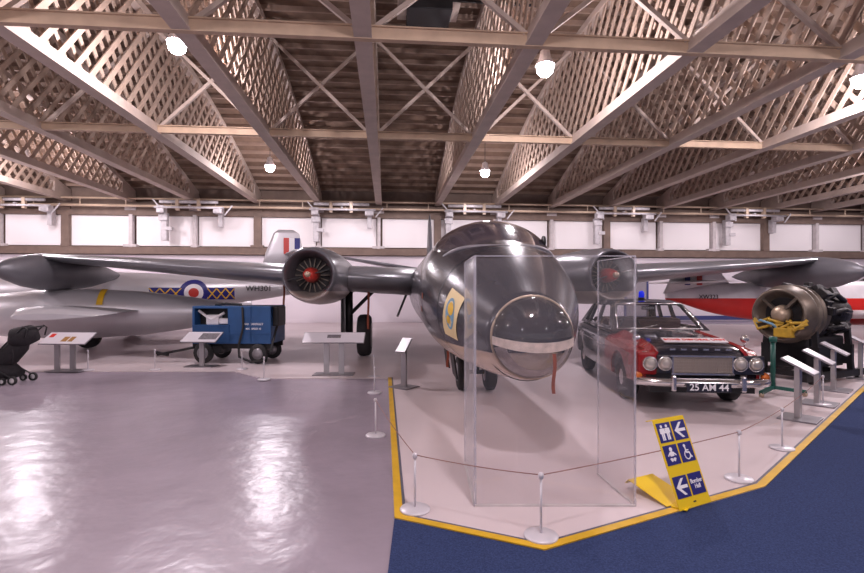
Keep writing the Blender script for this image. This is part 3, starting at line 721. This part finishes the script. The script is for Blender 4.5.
# hollow it and open the windows
cut(cabin, MB().rings([cabring(1.62, .70, .90, .70, .905), cabring(2.18, .69, .90, .54, 1.34), cabring(2.6, .69, .90, .535, 1.385), cabring(3.2, .69, .90, .53, 1.38), cabring(3.62, .69, .90, .53, 1.33), cabring(4.08, .68, .90, .66, .905)], smooth=False))
def quadcut(pts2, fn): return MB().prism(pts2, -1.2, 1.2, fn=fn)
side = lambda u, v, w: Vector((w, u, v))
cut(cabin, quadcut([(1.84, 1.0), (2.28, 1.335), (2.72, 1.345), (2.72, 1.0)], side))
cut(cabin, quadcut([(2.80, 1.0), (2.80, 1.345), (3.28, 1.34), (3.40, 1.0)], side))
cut(cabin, quadcut([(3.48, 1.0), (3.36, 1.335), (3.52, 1.325), (3.82, 1.0)], side))
fr_ = lambda u, v, w: Vector((u, 2.85+w*1.6, v))
cut(cabin, MB().prism([(-.66, .985), (-.525, 1.335), (.525, 1.335), (.66, .985)], 0.9, 2.55, fn=lambda u, v, w: Vector((u, w, v))))
cut(cabin, MB().prism([(-.60, 1.0), (-.50, 1.30), (.50, 1.30), (.60, 1.0)], 3.3, 4.6, fn=lambda u, v, w: Vector((u, w, v))))
for f_ in cabin.data.polygons: f_.use_smooth = False
mb = MB(); mb.rings([[Vector((-.66, 1.60, .98)), Vector((.66, 1.60, .98))], [Vector((-.53, 2.10, 1.345)), Vector((.53, 2.10, 1.345))]], cap=False, closed=False); ws = mb.build('windscreen', 'carglass', CR)
mb = MB(); mb.tube([(-.66, 1.57, .975), (.66, 1.57, .975)], .014, 6); mb.tube([(-.545, 2.12, 1.36), (.545, 2.12, 1.36)], .014, 6)
for sgn in (-1, 1): mb.tube([(sgn*.66, 1.57, .975), (sgn*.545, 2.12, 1.36)], .014, 6)
mb.build('windscreen_trim', 'chrome', ws)
mb = MB(); mb.tube([(-.30, 1.50, .99), (-.02, 1.63, 1.03)], .008, 6); mb.tube([(.25, 1.50, .99), (.5, 1.63, 1.03)], .008, 6); mb.build('wiper', 'chrome', ws)
mb = MB(); mb.box((0, 2.5, .93), (1.25, .35, .35), bevel=.05).box((0, 3.4, .9), (1.2, .3, .35), bevel=.05); mb.build('seats', 'seat', CR)
mb = MB(); mb.box((.0, 2.15, 1.29), (.22, .03, .06), bevel=.01); mb.build('rear_view_mirror', 'chrome', CR)
mb = MB(); mb.tube([(-.35+.15*math.cos(2*PI*k/20), 1.95, 1.0+.15*math.sin(2*PI*k/20)) for k in range(21)], .012, 6); mb.build('steering_wheel', 'dark', CR)
# bonnet text strip, bonnet ridge
mb = MB(); mb.box((.02, .33, .915), (.82, .16, .012), Matrix.Rotation(R(14), 3, 'X')); ms = mb.build('bonnet_sign', 'whitepaint', CR)
tx = text_part('bonnet_lettering', 'AIR FORCE MOUNTAIN', .10, 'redflat', ms, (.02, .325, .926), (R(-76), 0, 0))
bpy.data.objects.remove(tx)
tx = text_part('bonnet_lettering', 'BOMB DISPOSAL UNIT', .085, 'redflat', ms, (.02, .325, .924), (R(-76), 0, 0), .95)
mb = MB()
for i in range(6): mb.box((-.35+.14*i, .085, .815), (.07, .012, .022))
mb.build('bonnet_letters', 'chrome', CR)
# grille
mb = MB(); mb.box((0, .05, .62), (.74, .03, .20)); gr = mb.build('grille', 'grille', CR)
mb = MB()
for z in (.735, .505): mb.box((0, .03, z), (.80 if z > .6 else .78, .04, .022))
for x in (-.37, .37): mb.box((x, .03, .62), (.015, .035, .21))
mb.build('grille_frame', 'chrome', gr)
mb = MB()
for i in range(24): mb.box((-.345+.03*i, .032, .62), (.007, .012, .2))
for i in range(5): mb.box((0, .030, .54+.04*i), (.72, .01, .005))
mb.build('grille_bars', 'grille', gr)
# bumper
mb = MB(); rg = []
for i in range(25):
    u = -1+2*i/24; x = .84*u; y = -.10+.16*u**4; rg.append([Vector((x, y+a, .405+b)) for a, b in ((0.02, -.06), (-.02, -.04), (-.035, 0), (-.02, .04), (.02, .06), (.03, .0))])
mb.rings(rg); bp_ = mb.build('bumper', 'chrome', CR)
mb = MB()
for x in (-.42, .42): mb.box((x, -.145, .41), (.06, .06, .20), bevel=.02)
mb.build('overrider', 'chrome', bp_)
mb = MB(); mb.box((0, -.155, .365), (.54, .02, .115), bevel=.005); np_ = mb.build('number_plate', 'black', bp_)
text_part('plate_lettering', '25 AM 44', .118, 'textwhite', np_, (0, -.17, .365), sx=1.0)
mb = MB(); mb.box((0, .12, .34), (1.3, .16, .16)); mb.build('valance', 'dark', CR)
# beacon
mb = MB(); mb.lathe([(0, .06), (.03, .06), (.035, .05)], 'z', (.02, 2.55, 1.43), 16); bc = mb.build('beacon_base', 'dark', CR)
mb = MB(); mb.lathe([(.035, .05), (.12, .048), (.15, .03), (.155, .005)], 'z', (.02, 2.55, 1.43), 16); mb.build('beacon_lens', 'bluelamp', bc)
mb = MB()
for sgn in (-1, 1):
    mb.tube([(sgn*.868, 1.7+.4*k, .71+.01*k) for k in range(7)], .008, 6)
mb.build('side_trim', 'chrome', CR)
mb = MB()
for y in (2.45, 3.3): mb.box((-.875, y, .80), (.02, .14, .022))
mb.build('door_handle', 'chrome', CR)

# ------------------------------------------------------------------ jet engine on cradle
E = thing('jet_engine', 'dull brown jet engine on a low dark cradle behind the car', 'jet engine', cw(6.05, 8.75, .012), -YAW+R(-64))
# axis along +y (rear), front at y=0
mb = MB(); mb.lathe([(.22, .30), (.10, .38), (.0, .405), (-.01, .43), (.03, .46), (.2, .475), (.28, .515), (.33, .515), (.35, .47), (.44, .48), (.46, .525), (.51, .525), (.53, .47), (.64, .475), (.66, .515), (.71, .51), (.73, .45), (.9, .43), (1.0, .46), (1.12, .40), (1.3, .36)], 'y', (0, 0, 1.17), 36, cap=False); cas = mb.build('casing', 'engine', E)
mb = MB(); mb.lathe([(.22, .31), (.24, .31)], 'y', (0, 0, 1.17), 28); mb.build('compressor_face', 'dark', cas)
mb = MB(); mb.lathe([(-.04, .02), (-.02, .10), (.08, .15), (.2, .17)], 'y', (0, 0, 1.17), 24); mb.build('nose_bullet', 'bronze', cas)
mb = MB()
for a in (45, 135, 225, 315): mb.bar((.1*math.cos(R(a)), .1, 1.17+.1*math.sin(R(a))), (.40*math.cos(R(a)), .08, 1.17+.40*math.sin(R(a))), .05, .09, up=(0, 1, 0))
mb.build('front_strut', 'engine', cas)
mb = MB(); random.seed(3)
for i in range(46):
    a = random.uniform(0, 2*PI); y = random.uniform(.8, 2.1); r = .42+random.uniform(-.05, .1)-.05*(y-.8)
    if y > 1.3: r -= .02
    mb.box((r*math.cos(a), y, 1.17+r*math.sin(a)), (random.uniform(.08, .2), random.uniform(.12, .3), random.uniform(.08, .2)), Matrix.Rotation(a, 3, 'Y'), bevel=.02)
for i in range(10):
    a = 2*PI*i/10; mb.tube([(.40*math.cos(a), 1.0, 1.17+.40*math.sin(a)), (.5*math.cos(a+.15), 1.5, 1.17+.5*math.sin(a+.15)), (.34*math.cos(a+.1), 2.2, 1.17+.34*math.sin(a+.1))], .045, 8)
mb.lathe([(1.1, .36), (2.2, .33), (2.5, .28)], 'y', (0, 0, 1.17), 24); mb.build('accessory_section', 'enginedark', E)
mb = MB()
for i in range(9):
    a = random.uniform(PI, 2*PI); x = .32*math.cos(a); mb.tube([(x-.1, .0, 1.0+random.uniform(-.03, .1)), (x, -.08, .92+random.uniform(-.02, .16)), (x+.18, -.02, 1.0+random.uniform(-.05, .12))], .026, 8)
mb.box((.12, -.02, .86), (.3, .2, .16), bevel=.03); mb.build('fuel_pipes', 'yellowdull', E)
mb = MB(); mb.tube([(-.38, .0, .98), (-.25, -.1, 1.06), (-.05, -.1, 1.0), (.05, -.05, .9)], .022, 8); mb.build('hose', 'lightblue', E)
mb = MB()
for sgn in (-1, 1):
    mb.bar((sgn*.45, -.1, .12), (sgn*.45, 2.4, .12), .09, .12)
    for y in (.5, 1.9): mb.bar((sgn*.45, y, .15), (sgn*.38, y, 1.0), .09, .09)
for y in (.5, 1.9): mb.bar((-.48, y, .45), (.48, y, .45), .10, .35, up=(0, 0, 1)); mb.bar((-.48, y, .12), (.48, y, .12), .09, .1)
mb.box((0, 1.2, .5), (.66, 1.5, .55), bevel=.05); mb.build('cradle', 'dark', E)
for sgn in (-1, 1):
    for y in (.2, 2.2):
        mb = MB(); mb.lathe([(-.03, .06), (.03, .06)], 'x', n=16); mb.build('caster', 'rubber', E, loc=(sgn*.45, y, .062))
E.scale = (1, .74, 1)
# green stand
gs = thing('green_stand', 'dark green tripod stand in front of the jet engine intake', 'stand', cw((773-432)/F*7.65, 7.65, .012), -YAW)
mb = MB(); mb.tube([(0, 0, .08), (0, 0, .80)], .035, 10); mb.tube([(0, 0, .80), (0, 0, .88)], .055, 10); mb.build('pole', 'green', gs)
for a in (-25, 95, 215):
    mb = MB(); mb.bar((0, 0, .11), (.42*math.cos(R(a)), .42*math.sin(R(a)), .07), .05, .05); lg = mb.build('leg', 'green', gs)
    mb = MB(); mb.lathe([(-.02, .035), (.02, .035)], 'x', (.40*math.cos(R(a)), .40*math.sin(R(a)), .036), 12); mb.build('caster', 'bronze', lg)

# ------------------------------------------------------------------ blue generator trailer
G = thing('generator_trailer', 'blue wheeled generator trailer with open hatch below the left wing', 'trailer', cw(-4.33, 11.3, .012), -YAW-R(2)); G.scale = (.94, 1, 1)
mb = MB(); mb.box((0, .0, .84), (1.84, .95, .82), bevel=.02); bo = mb.build('housing', 'blue', G)
cut(bo, MB().box((-.47, -.45, 1.02), (.78, .5, .36)))
mb = MB(); mb.box((-.47, -.2, 1.02), (.78, .03, .36)); mb.build('hatch_back', 'dark', bo)
mb = MB(); mb.box((-.47, -.33, .95), (.3, .2, .22), bevel=.03).tube([(-.8, -.4, 1.15), (-.5, -.42, .95), (-.2, -.4, 1.1)], .03, 8); mb.box((-.2, -.35, .92), (.22, .16, .12), bevel=.02); mb.build('machinery', 'whitepaint', bo)
mb = MB(); mb.box((-.47, -.49, .83), (.86, .03, .03)).box((.0, -.485, .66), (1.78, .02, .02)).box((.45, -.485, .86), (.02, .02, .78)); mb.box((-.3, -.48, .64), (.5, .02, .32)); mb.build('panel_trim', 'blue', bo)
mb = MB(); mb.box((.98, -.1, 1.02), (.14, .5, .42), bevel=.02); mb.build('end_box', 'dark', G)
mb = MB(); mb.tube([(-.5, -.2, 1.27), (-.2, -.3, 1.30), (.15, -.3, 1.28), (.27, -.49, 1.2), (.3, -.52, .8), (.2, -.54, .4), (.22, -.55, .16), (.5, -.58, .06), (.85, -.58, .08), (.95, -.55, .3), (1.0, -.3, .8)], .028, 8); mb.build('cable', 'rubber', G)
mb = MB(); mb.bar((-.95, -.35, .38), (.9, -.35, .38), .08, .12); mb.bar((-.95, .35, .38), (.9, .35, .38), .08, .12); mb.bar((-.65, -.45, .34), (-.65, .45, .34), .08, .08); mb.bar((.65, -.45, .34), (.65, .45, .34), .08, .08); mb.box((-.5, -.2, .3), (.5, .5, .16)); mb.build('chassis', 'dark', G)
for x, rr_ in ((-.66, .23), (.62, .215)):
    for y in (-.44, .44):
        mb = MB(); mb.lathe([(-.06, rr_*.6), (-.06, rr_*.92), (-.03, rr_), (.03, rr_), (.06, rr_*.92), (.06, rr_*.6)], 'y', n=24); wl = mb.build('wheel', 'rubber', G, loc=(x, y, rr_+.002))
        mb = MB(); mb.lathe([(-.065, .02), (-.06, rr_*.58), (.06, rr_*.58), (.065, .02)], 'y', n=18); mb.build('wheel_hub', 'greymetal', wl)
mb = MB(); mb.tube([(-.9, -.1, .34), (-1.85, -.3, .17)], .028, 8); mb.tube([(-.9, -.4, .34), (-1.5, -.25, .24)], .022, 8); mb.box((-1.75, -.28, .19), (.3, .06, .06), Matrix.Rotation(R(10), 3, 'Y')); mb.build('tow_bar', 'dark', G)
text_part('stencil', 'LOAD CAREFULLY', .06, 'textwhite', bo, (.50, -.486, .86)); text_part('stencil', 'MAX SPEED 10', .055, 'textwhite', bo, (.52, -.486, .76))

# ------------------------------------------------------------------ acrylic screen round the nose
gx0, gd = (475-432)/F*3.68, 3.68
g1 = cw(gx0, gd); g2 = cw((635-432)/F*3.68, 3.68); g3 = cw((598-432)/F*4.32, 4.32); g4 = cw((465-432)/F*4.6, 4.6)
SC = thing('acrylic_screen', 'tall clear acrylic screen standing around the glazed nose', 'screen', (g1.x, g1.y, .012))
def pane(a, b, name, h=1.82):
    d = (b-a).normalized(); mb = MB(); mb.bar(a+d*.006+Vector((0, 0, h/2+.02)), b-d*.006+Vector((0, 0, h/2+.02)), .012, h); o = mb.build(name, 'acrylic'); o.parent = SC; o.location = -Vector((g1.x, g1.y, 0.012)); return o
pf = pane(g1, g2, 'front_pane'); pr_ = pane(g2, g3, 'side_pane'); plf = pane(g4, g1, 'side_pane'); plf.data.materials.clear(); plf.data.materials.append(M['acrylicside'])
mb = MB()
for p_, ww in ((g1, .018), (g2, .012), (g3, .006), (g4, .014)): mb.box((p_.x-g1.x, p_.y-g1.y, .92), (ww, .014, 1.84))
mb.build('corner_strip', 'acrylicedge', SC)
mb = MB(); mb.bar(Vector((0, 0, 1.842)), g2-g1+Vector((0, 0, 1.842)), .014, .008); mb.bar(g2-g1+Vector((0, 0, 1.842)), g3-g1+Vector((0, 0, 1.842)), .014, .008); mb.bar(Vector((0, 0, 1.842)), g4-g1+Vector((0, 0, 1.842)), .014, .01)
mb.build('top_edge', 'acrylicedge', SC)
mb = MB(); mb.bar(Vector((0, 0, .008)), g2-g1+Vector((0, 0, .008)), .022, .015); mb.bar(g2-g1+Vector((0, 0, .008)), g3-g1+Vector((0, 0, .008)), .022, .015); mb.bar(Vector((0, 0, .008)), g4-g1+Vector((0, 0, .008)), .022, .015); mb.build('base_channel', 'cream', SC)

# ------------------------------------------------------------------ stanchions and cords
spots_ = [(374, 378, 'white post farthest up the aisle beside the yellow line'), (374.5, 394, 'white post second farthest up the aisle'), (375.5, 437, 'white post on the grey floor left of the yellow line'),
          (415, 513, 'white post inside the front left corner of the platform'), (541, 540, 'white post at the foremost corner of the platform'), (739, 482, 'white post right of the yellow sign'), (782, 451, 'white post left of the nearest lectern'),
          (823, 407, 'white post between the nearest two lecterns'), (264, 381.5, 'white post at the corner of the pale floor by the trailer'), (242, 371, 'white post in front of the trailer rear wheels'), (155, 371.5, 'white post below the trailer tow bar'), (88, 372, 'white post right of the far left info panel')]
def make_post():
    t = thing('barrier_post', '', 'barrier post')
    mb = MB(); mb.lathe([(0, .108), (.012, .111), (.02, .104), (.026, .03), (.028, .01)], 'z', n=28); mb.build('base', 'post', t)
    mb = MB(); mb.lathe([(.022, .0085), (.38, .0085)], 'z', n=10); mb.build('pole', 'post', t)
    mb = MB(); mb.lathe([(.375, .010), (.38, .017), (.40, .019), (.415, .013), (.418, .002)], 'z', n=14); mb.build('cap', 'post', t)
    return t
sp0 = None; tops = []; posts = []
for px, py, lab in spots_:
    X, D = ground(px, py-1); z = .012 if not (px in (375.5, 374.5) or px in (374,)) else .0
    p = cw(X, D, z)
    if sp0 is None: sp0 = make_post(); sp0.location = p; sp0['label'] = lab; sp0['group'] = 'white barrier posts'; posts.append(sp0)
    else: posts.append(dup(sp0, p, 0, lab, 'white barrier posts'))
    tops.append(p+Vector((0, 0, .40)))
def cord(i, j, sag=.03):
    a, b = tops[i], tops[j]; d = (b-a).normalized(); a2, b2 = a+d*.018, b-d*.018; mb = MB()
    mb.tube([a2.lerp(b2, q/14)+Vector((0, 0, -sag*4*(q/14)*(1-q/14)))-posts[i].location for q in range(15)], .0034, 6); mb.build('cord', 'rope', posts[i])
cord(2, 3, .02); cord(3, 4, .012); cord(4, 5, .012); cord(5, 6, .01); cord(6, 7, .02)

# ------------------------------------------------------------------ lecterns at right
nrm = Vector((.68, -.73, 0)).normalized()       # towards the carpet (camera frame)
wd_ = cw(nrm.x, nrm.y); wrz = math.atan2(wd_.y, wd_.x)+PI/2     # local -y faces the carpet
def make_lectern():
    t = thing('lectern', '', 'lectern')
    mb = MB(); mb.box((0, 0, .010), (.42, .40, .020), bevel=.004); mb.build('base_plate', 'greymetal', t)
    mb = MB(); mb.box((0, .02, .33), (.13, .06, .62), bevel=.006); mb.build('pedestal', 'steel', t)
    mb = MB(); rt = Matrix.Rotation(R(28), 3, 'X'); mb.box((0, .0, .66), (.32, .38, .022), rt, bevel=.004); pp = mb.build('reading_panel', 'greymetal', t)
    mb = MB(); mb.box(Vector((0, 0, .66))+rt @ Vector((0, 0, .0125)), (.30, .36, .003), rt); mb.build('printed_sheet', 'panel', pp)
    return t
l0 = None
for (px, py), lab in (((800, 420), 'grey angled lectern nearest the viewer at right'), ((819, 405), 'second nearest grey lectern at right, just behind the first'), ((835, 391), 'third grey lectern from the front at right'), ((862, 379), 'farthest grey lectern, cut by the right edge of the picture')):
    X, D = ground(px, py); p = cw(X, D, .0125)
    if l0 is None: l0 = make_lectern(); l0.location = p; l0.rotation_euler[2] = wrz; l0['label'] = lab; l0['group'] = 'grey lecterns along the right edge'
    else: dup(l0, p, wrz, lab, 'grey lecterns along the right edge')

# ------------------------------------------------------------------ info panels at left
def info(px, py, wdt, zt, zb, dep, legs, lab, base=True, basew=.6, rz=0.0, marks=()):
    X, D = ground(px, py); t = thing('info_panel', lab, 'info panel', cw(X, D, .0125), -YAW+rz, 'tilted info panels')
    mb = MB(); ang = math.atan2(zt-zb, dep); L = math.hypot(zt-zb, dep); rt = Matrix.Rotation(ang, 3, 'X'); c_ = Vector((0, 0, (zt+zb)/2))
    mb.box(c_, (wdt, L, .02), rt, bevel=.004); pp = mb.build('panel_board', 'greymetal', t)
    mb = MB(); mb.box(c_+rt @ Vector((0, 0, .0115)), (wdt-.02, L-.02, .003), rt); mb.build('printed_sheet', 'panel', pp)
    for (u, v, a, b, m_) in marks:
        mb = MB(); mb.box(c_+rt @ Vector((u*wdt, v*L, .014)), (a*wdt, b*L, .002), rt); mb.build('print_block', m_, pp)
    for x in legs:
        mb = MB(); mb.box((x, 0, ((zt+zb)/2)/2), (.10 if len(legs) < 3 and base else .04, .04, (zt+zb)/2-.02)); mb.build('leg', 'steel', t)
    if base:
        mb = MB(); mb.box((0, 0, .008), (basew, .35, .016)); mb.build('base_plate', 'greymetal', t)
    return t
info(68, 371.5, .95, .74, .54, .34, (-.22, .10), 'wide tilted info panel on two legs, below the silver jet nacelle', True, .7, R(-3), ((-.38, .2, .1, .3, 'redflat'), (-.02, -.1, .12, .4, 'brown'), (.12, -.1, .1, .4, 'brown')))
info(202, 367, .76, .70, .52, .36, (0,), 'tilted info panel on one leg, in front of the blue trailer', True, .6, R(-4), ((.2, .05, .5, .6, 'print'),))
info(334, 375, 1.16, .78, .60, .22, (-.14, .14), 'wide tilted info panel on two legs, below the left main wheel', True, .75, 0, ((.0, .1, .22, .3, 'print'),))
o = info(404, 388, .20, .80, .58, .20, (0,), 'small tilted info panel on a thin pole, left of the nose gear', True, .38, R(-35))

# ------------------------------------------------------------------ yellow direction sign
sb = Vector((1.935, 3.665)); e1 = Vector((.29, .15)).normalized()
sw = cw(sb.x, sb.y, .0); ewd = cw(e1.x, e1.y); srz = math.atan2(ewd.y, ewd.x)
SG = thing('direction_sign', 'yellow folding direction sign with blue pictogram squares and arrows', 'sign', (sw.x, sw.y, .0175), srz)
tilt = math.atan2(.235, .60); HL = .64; WS = .352
def face(u, v, w): # u across, v up the panel, w out of the face (-y)
    return Vector((u, v*math.sin(tilt)-w*math.cos(tilt), v*math.cos(tilt)+w*math.sin(tilt)))
def fprism(mb, poly, w0, w1): mb.prism(poly, w0, w1, fn=face)
def rect(x0, y0, x1, y1): return [(x0, y0), (x1, y0), (x1, y1), (x0, y1)]
mb = MB(); fprism(mb, rect(-WS/2, 0, WS/2, HL), -.006, 0); mb.bar(face(-WS/2, HL, -.003)+Vector((WS/2, 0, 0)), face(-WS/2, HL, -.003)+Vector((WS/2, .06, -.02)), WS, .006); sp = mb.build('front_board', 'yellow', SG)
mb = MB(); fprism(mb, rect(-.01, .03, .02, .04), .0005, .002); mb.build('maker_mark', 'textblack', sp)
cw_ = .150; rows = [(.468, .612), (.305, .447), (.075, .225)]
def arrow(cx, cy, s):
    return [(cx-.045*s, cy), (cx+.012*s, cy+.052*s), (cx+.03*s, cy+.040*s), (cx-.004*s, cy+.010*s), (cx+.046*s, cy+.010*s), (cx+.046*s, cy-.010*s), (cx-.004*s, cy-.010*s), (cx+.03*s, cy-.040*s), (cx+.012*s, cy-.052*s)]
def arrow_ok(mb, cx, cy, s):
    fprism(mb, [(cx-.048*s, cy), (cx-.022*s, cy), (cx+.028*s, cy+.046*s), (cx+.006*s, cy+.046*s)][::-1], .003, .005)
    fprism(mb, [(cx-.048*s, cy), (cx-.022*s, cy), (cx+.028*s, cy-.046*s), (cx+.006*s, cy-.046*s)], .003, .005)
    fprism(mb, rect(cx-.03*s, cy-.009*s, cx+.048*s, cy+.009*s), .003, .0052)
def disc(mb, cx, cy, r, n=14): fprism(mb, [(cx+r*math.cos(2*PI*k/n), cy+r*math.sin(2*PI*k/n)) for k in range(n)], .003, .0052)
def stick(mb, x0, y0, x1, y1, w):
    d = Vector((x1-x0, y1-y0)).normalized(); n = Vector((-d.y, d.x))*w/2
    fprism(mb, [(x0-n.x, y0-n.y), (x1-n.x, y1-n.y), (x1+n.x, y1+n.y), (x0+n.x, y0+n.y)], .003, .0051)
for r, (y0, y1) in enumerate(rows):
    for cidx, cx in enumerate((-.084, .084)):
        q = MB(); fprism(q, rect(cx-cw_/2, y0, cx+cw_/2, y1), .0005, .003); sq = q.build('pictogram_square', 'navy', sp)
        cy = (y0+y1)/2; q = MB()
        if (r, cidx) in ((0, 1), (2, 0)): arrow_ok(q, cx, cy, 1.25)
        elif (r, cidx) == (0, 0):
            for dx_, skirt in ((-.028, False), (.028, False)):
                disc(q, cx+dx_, cy+.046, .0115); fprism(q, rect(cx+dx_-.017, cy-.008, cx+dx_+.017, cy+.032), .003, .0052)
                for s_ in (-1, 1): stick(q, cx+dx_+s_*.009, cy-.006, cx+dx_+s_*.009, cy-.056, .013); stick(q, cx+dx_+s_*.021, cy+.03, cx+dx_+s_*.023, cy-.006, .008)
        elif (r, cidx) == (1, 0):
            disc(q, cx, cy+.04, .016); fprism(q, [(cx-.02, cy-.01), (cx+.02, cy-.01), (cx+.026, cy+.018), (cx, cy+.026), (cx-.026, cy+.018)], .003, .0052)
            stick(q, cx-.022, cy+.012, cx-.044, cy-.006, .010); stick(q, cx+.022, cy+.012, cx+.044, cy-.006, .010)
            disc(q, cx-.014, cy-.034, .013); disc(q, cx+.014, cy-.034, .013); stick(q, cx-.028, cy-.024, cx-.012, cy-.046, .012); stick(q, cx+.028, cy-.024, cx+.012, cy-.046, .012)
        elif (r, cidx) == (1, 1):
            disc(q, cx-.012, cy+.045, .012); stick(q, cx-.010, cy+.036, cx-.006, cy-.006, .013); stick(q, cx-.01, cy+.014, cx+.022, cy+.010, .009)
            stick(q, cx-.006, cy-.004, cx+.024, cy-.006, .012); stick(q, cx+.022, cy-.004, cx+.036, cy-.042, .011); stick(q, cx+.032, cy-.042, cx+.046, cy-.038, .009)
            for k in range(14):
                a0 = R(110+k*17); a1 = R(110+(k+1)*17); stick(q, cx-.002+.030*math.cos(a0), cy-.022+.030*math.sin(a0), cx-.002+.030*math.cos(a1), cy-.022+.030*math.sin(a1), .008)
        else: q = None
        if q: q.build('pictogram', 'textwhite', sq)
        else:
            for s_, dy in (('Bomber', .018), ('Hall', -.020)):
                pt = face(cx, cy+dy, .0035); text_part('lettering', s_, .043, 'textwhite', sq, pt, (-tilt, 0, 0), .95)
mb = MB(); w2 = .28
mb.rings([[Vector((x-.0, y, z)) for y, z in ((.09, .004), (.44, .085), (.47, .05), (.465, .045), (.435, .078), (.09, -.000+.0))] for x in (-w2/2-.06, w2/2-.06)], smooth=False); mb.build('rear_foot', 'yellow', SG)
mb = MB(); mb.bar((-.02, .02, .006), (-.06, .12, .006), .25, .008); mb.build('hinge_plate', 'yellow', SG)

# ------------------------------------------------------------------ folded pushchair at left edge
B = thing('pushchair', 'black folded pushchair parked at the left edge of the floor', 'pushchair', cw(*ground(16, 383), .0), -YAW)
def px2(px, py, y=0): # local x,z from picture position at this depth
    D_ = ground(16, 383)[1]; X0 = ground(16, 383)[0]
    return Vector(((px-9-432)/F*D_-X0, y, EYE+(290.5-py)/F*D_))
def blob(pts, r, y=0, m='fabric', name='seat', sy=1.0):
    mb = MB(); mb.tube([px2(a, b, y) for a, b in pts], r, 14); bmesh.ops.scale(mb.bm, vec=(1, sy, 1), verts=mb.bm.verts); return mb.build(name, m, B)
blob([(-14, 372), (0, 367), (16, 357), (28, 346), (34, 338)], [.10, .16, .17, .14, .08], 0, 'fabric', 'seat', 1.3)
blob([(27, 343), (34, 335), (41, 328)], [.12, .19, .07], 0, 'fabric', 'hood', 1.6)
blob([(-10, 374), (4, 371), (18, 371), (30, 373)], [.10, .17, .15, .06], 0, 'fabric', 'storage_basket', 1.6)
for y in (-.22, .22):
    mb = MB(); mb.tube([px2(-16, 378, y), px2(4, 364, y), px2(30, 338, y), px2(43, 326, y), px2(46, 328, y), px2(44, 336, y)], .013, 8); mb.tube([px2(0, 362, y), px2(20, 370, y), px2(32, 377, y)], .012, 8); mb.build('frame', 'dark', B)
    for px_, rr_ in ((32, .075), (22, .06), (-8, .075)):
        mb = MB(); mb.lathe([(-.02, rr_*.6), (-.02, rr_*.95), (0, rr_), (.02, rr_*.95), (.02, rr_*.6)], 'y', n=20, cap=False); p = px2(px_, 380, y); p.z = rr_+.002; wl = mb.build('wheel', 'rubber', B, loc=p)
        mb = MB(); mb.lathe([(-.012, .02), (-.012, rr_*.62), (.012, rr_*.62), (.012, .02)], 'y', n=14); mb.build('wheel_hub', 'clutter', wl)
mb = MB(); mb.tube([px2(31, 348, -.2), px2(32, 354, -.2), px2(32, 363, -.21)], .008, 6); mb.build('strap', 'fabric', B)
mb = MB(); mb.tube([px2(43, 327, -.22), px2(43, 327, .22)], .016, 8); mb.build('push_bar', 'dark', B)

# ------------------------------------------------------------------ view
S.view_settings.view_transform = 'Standard'; S.view_settings.look = 'None'; S.view_settings.gamma = 1; S.view_settings.exposure = 0.33; S.view_settings.use_curve_mapping = False
S.cycles.use_denoising = True
S.cycles.max_bounces = 8; S.cycles.transparent_max_bounces = 16
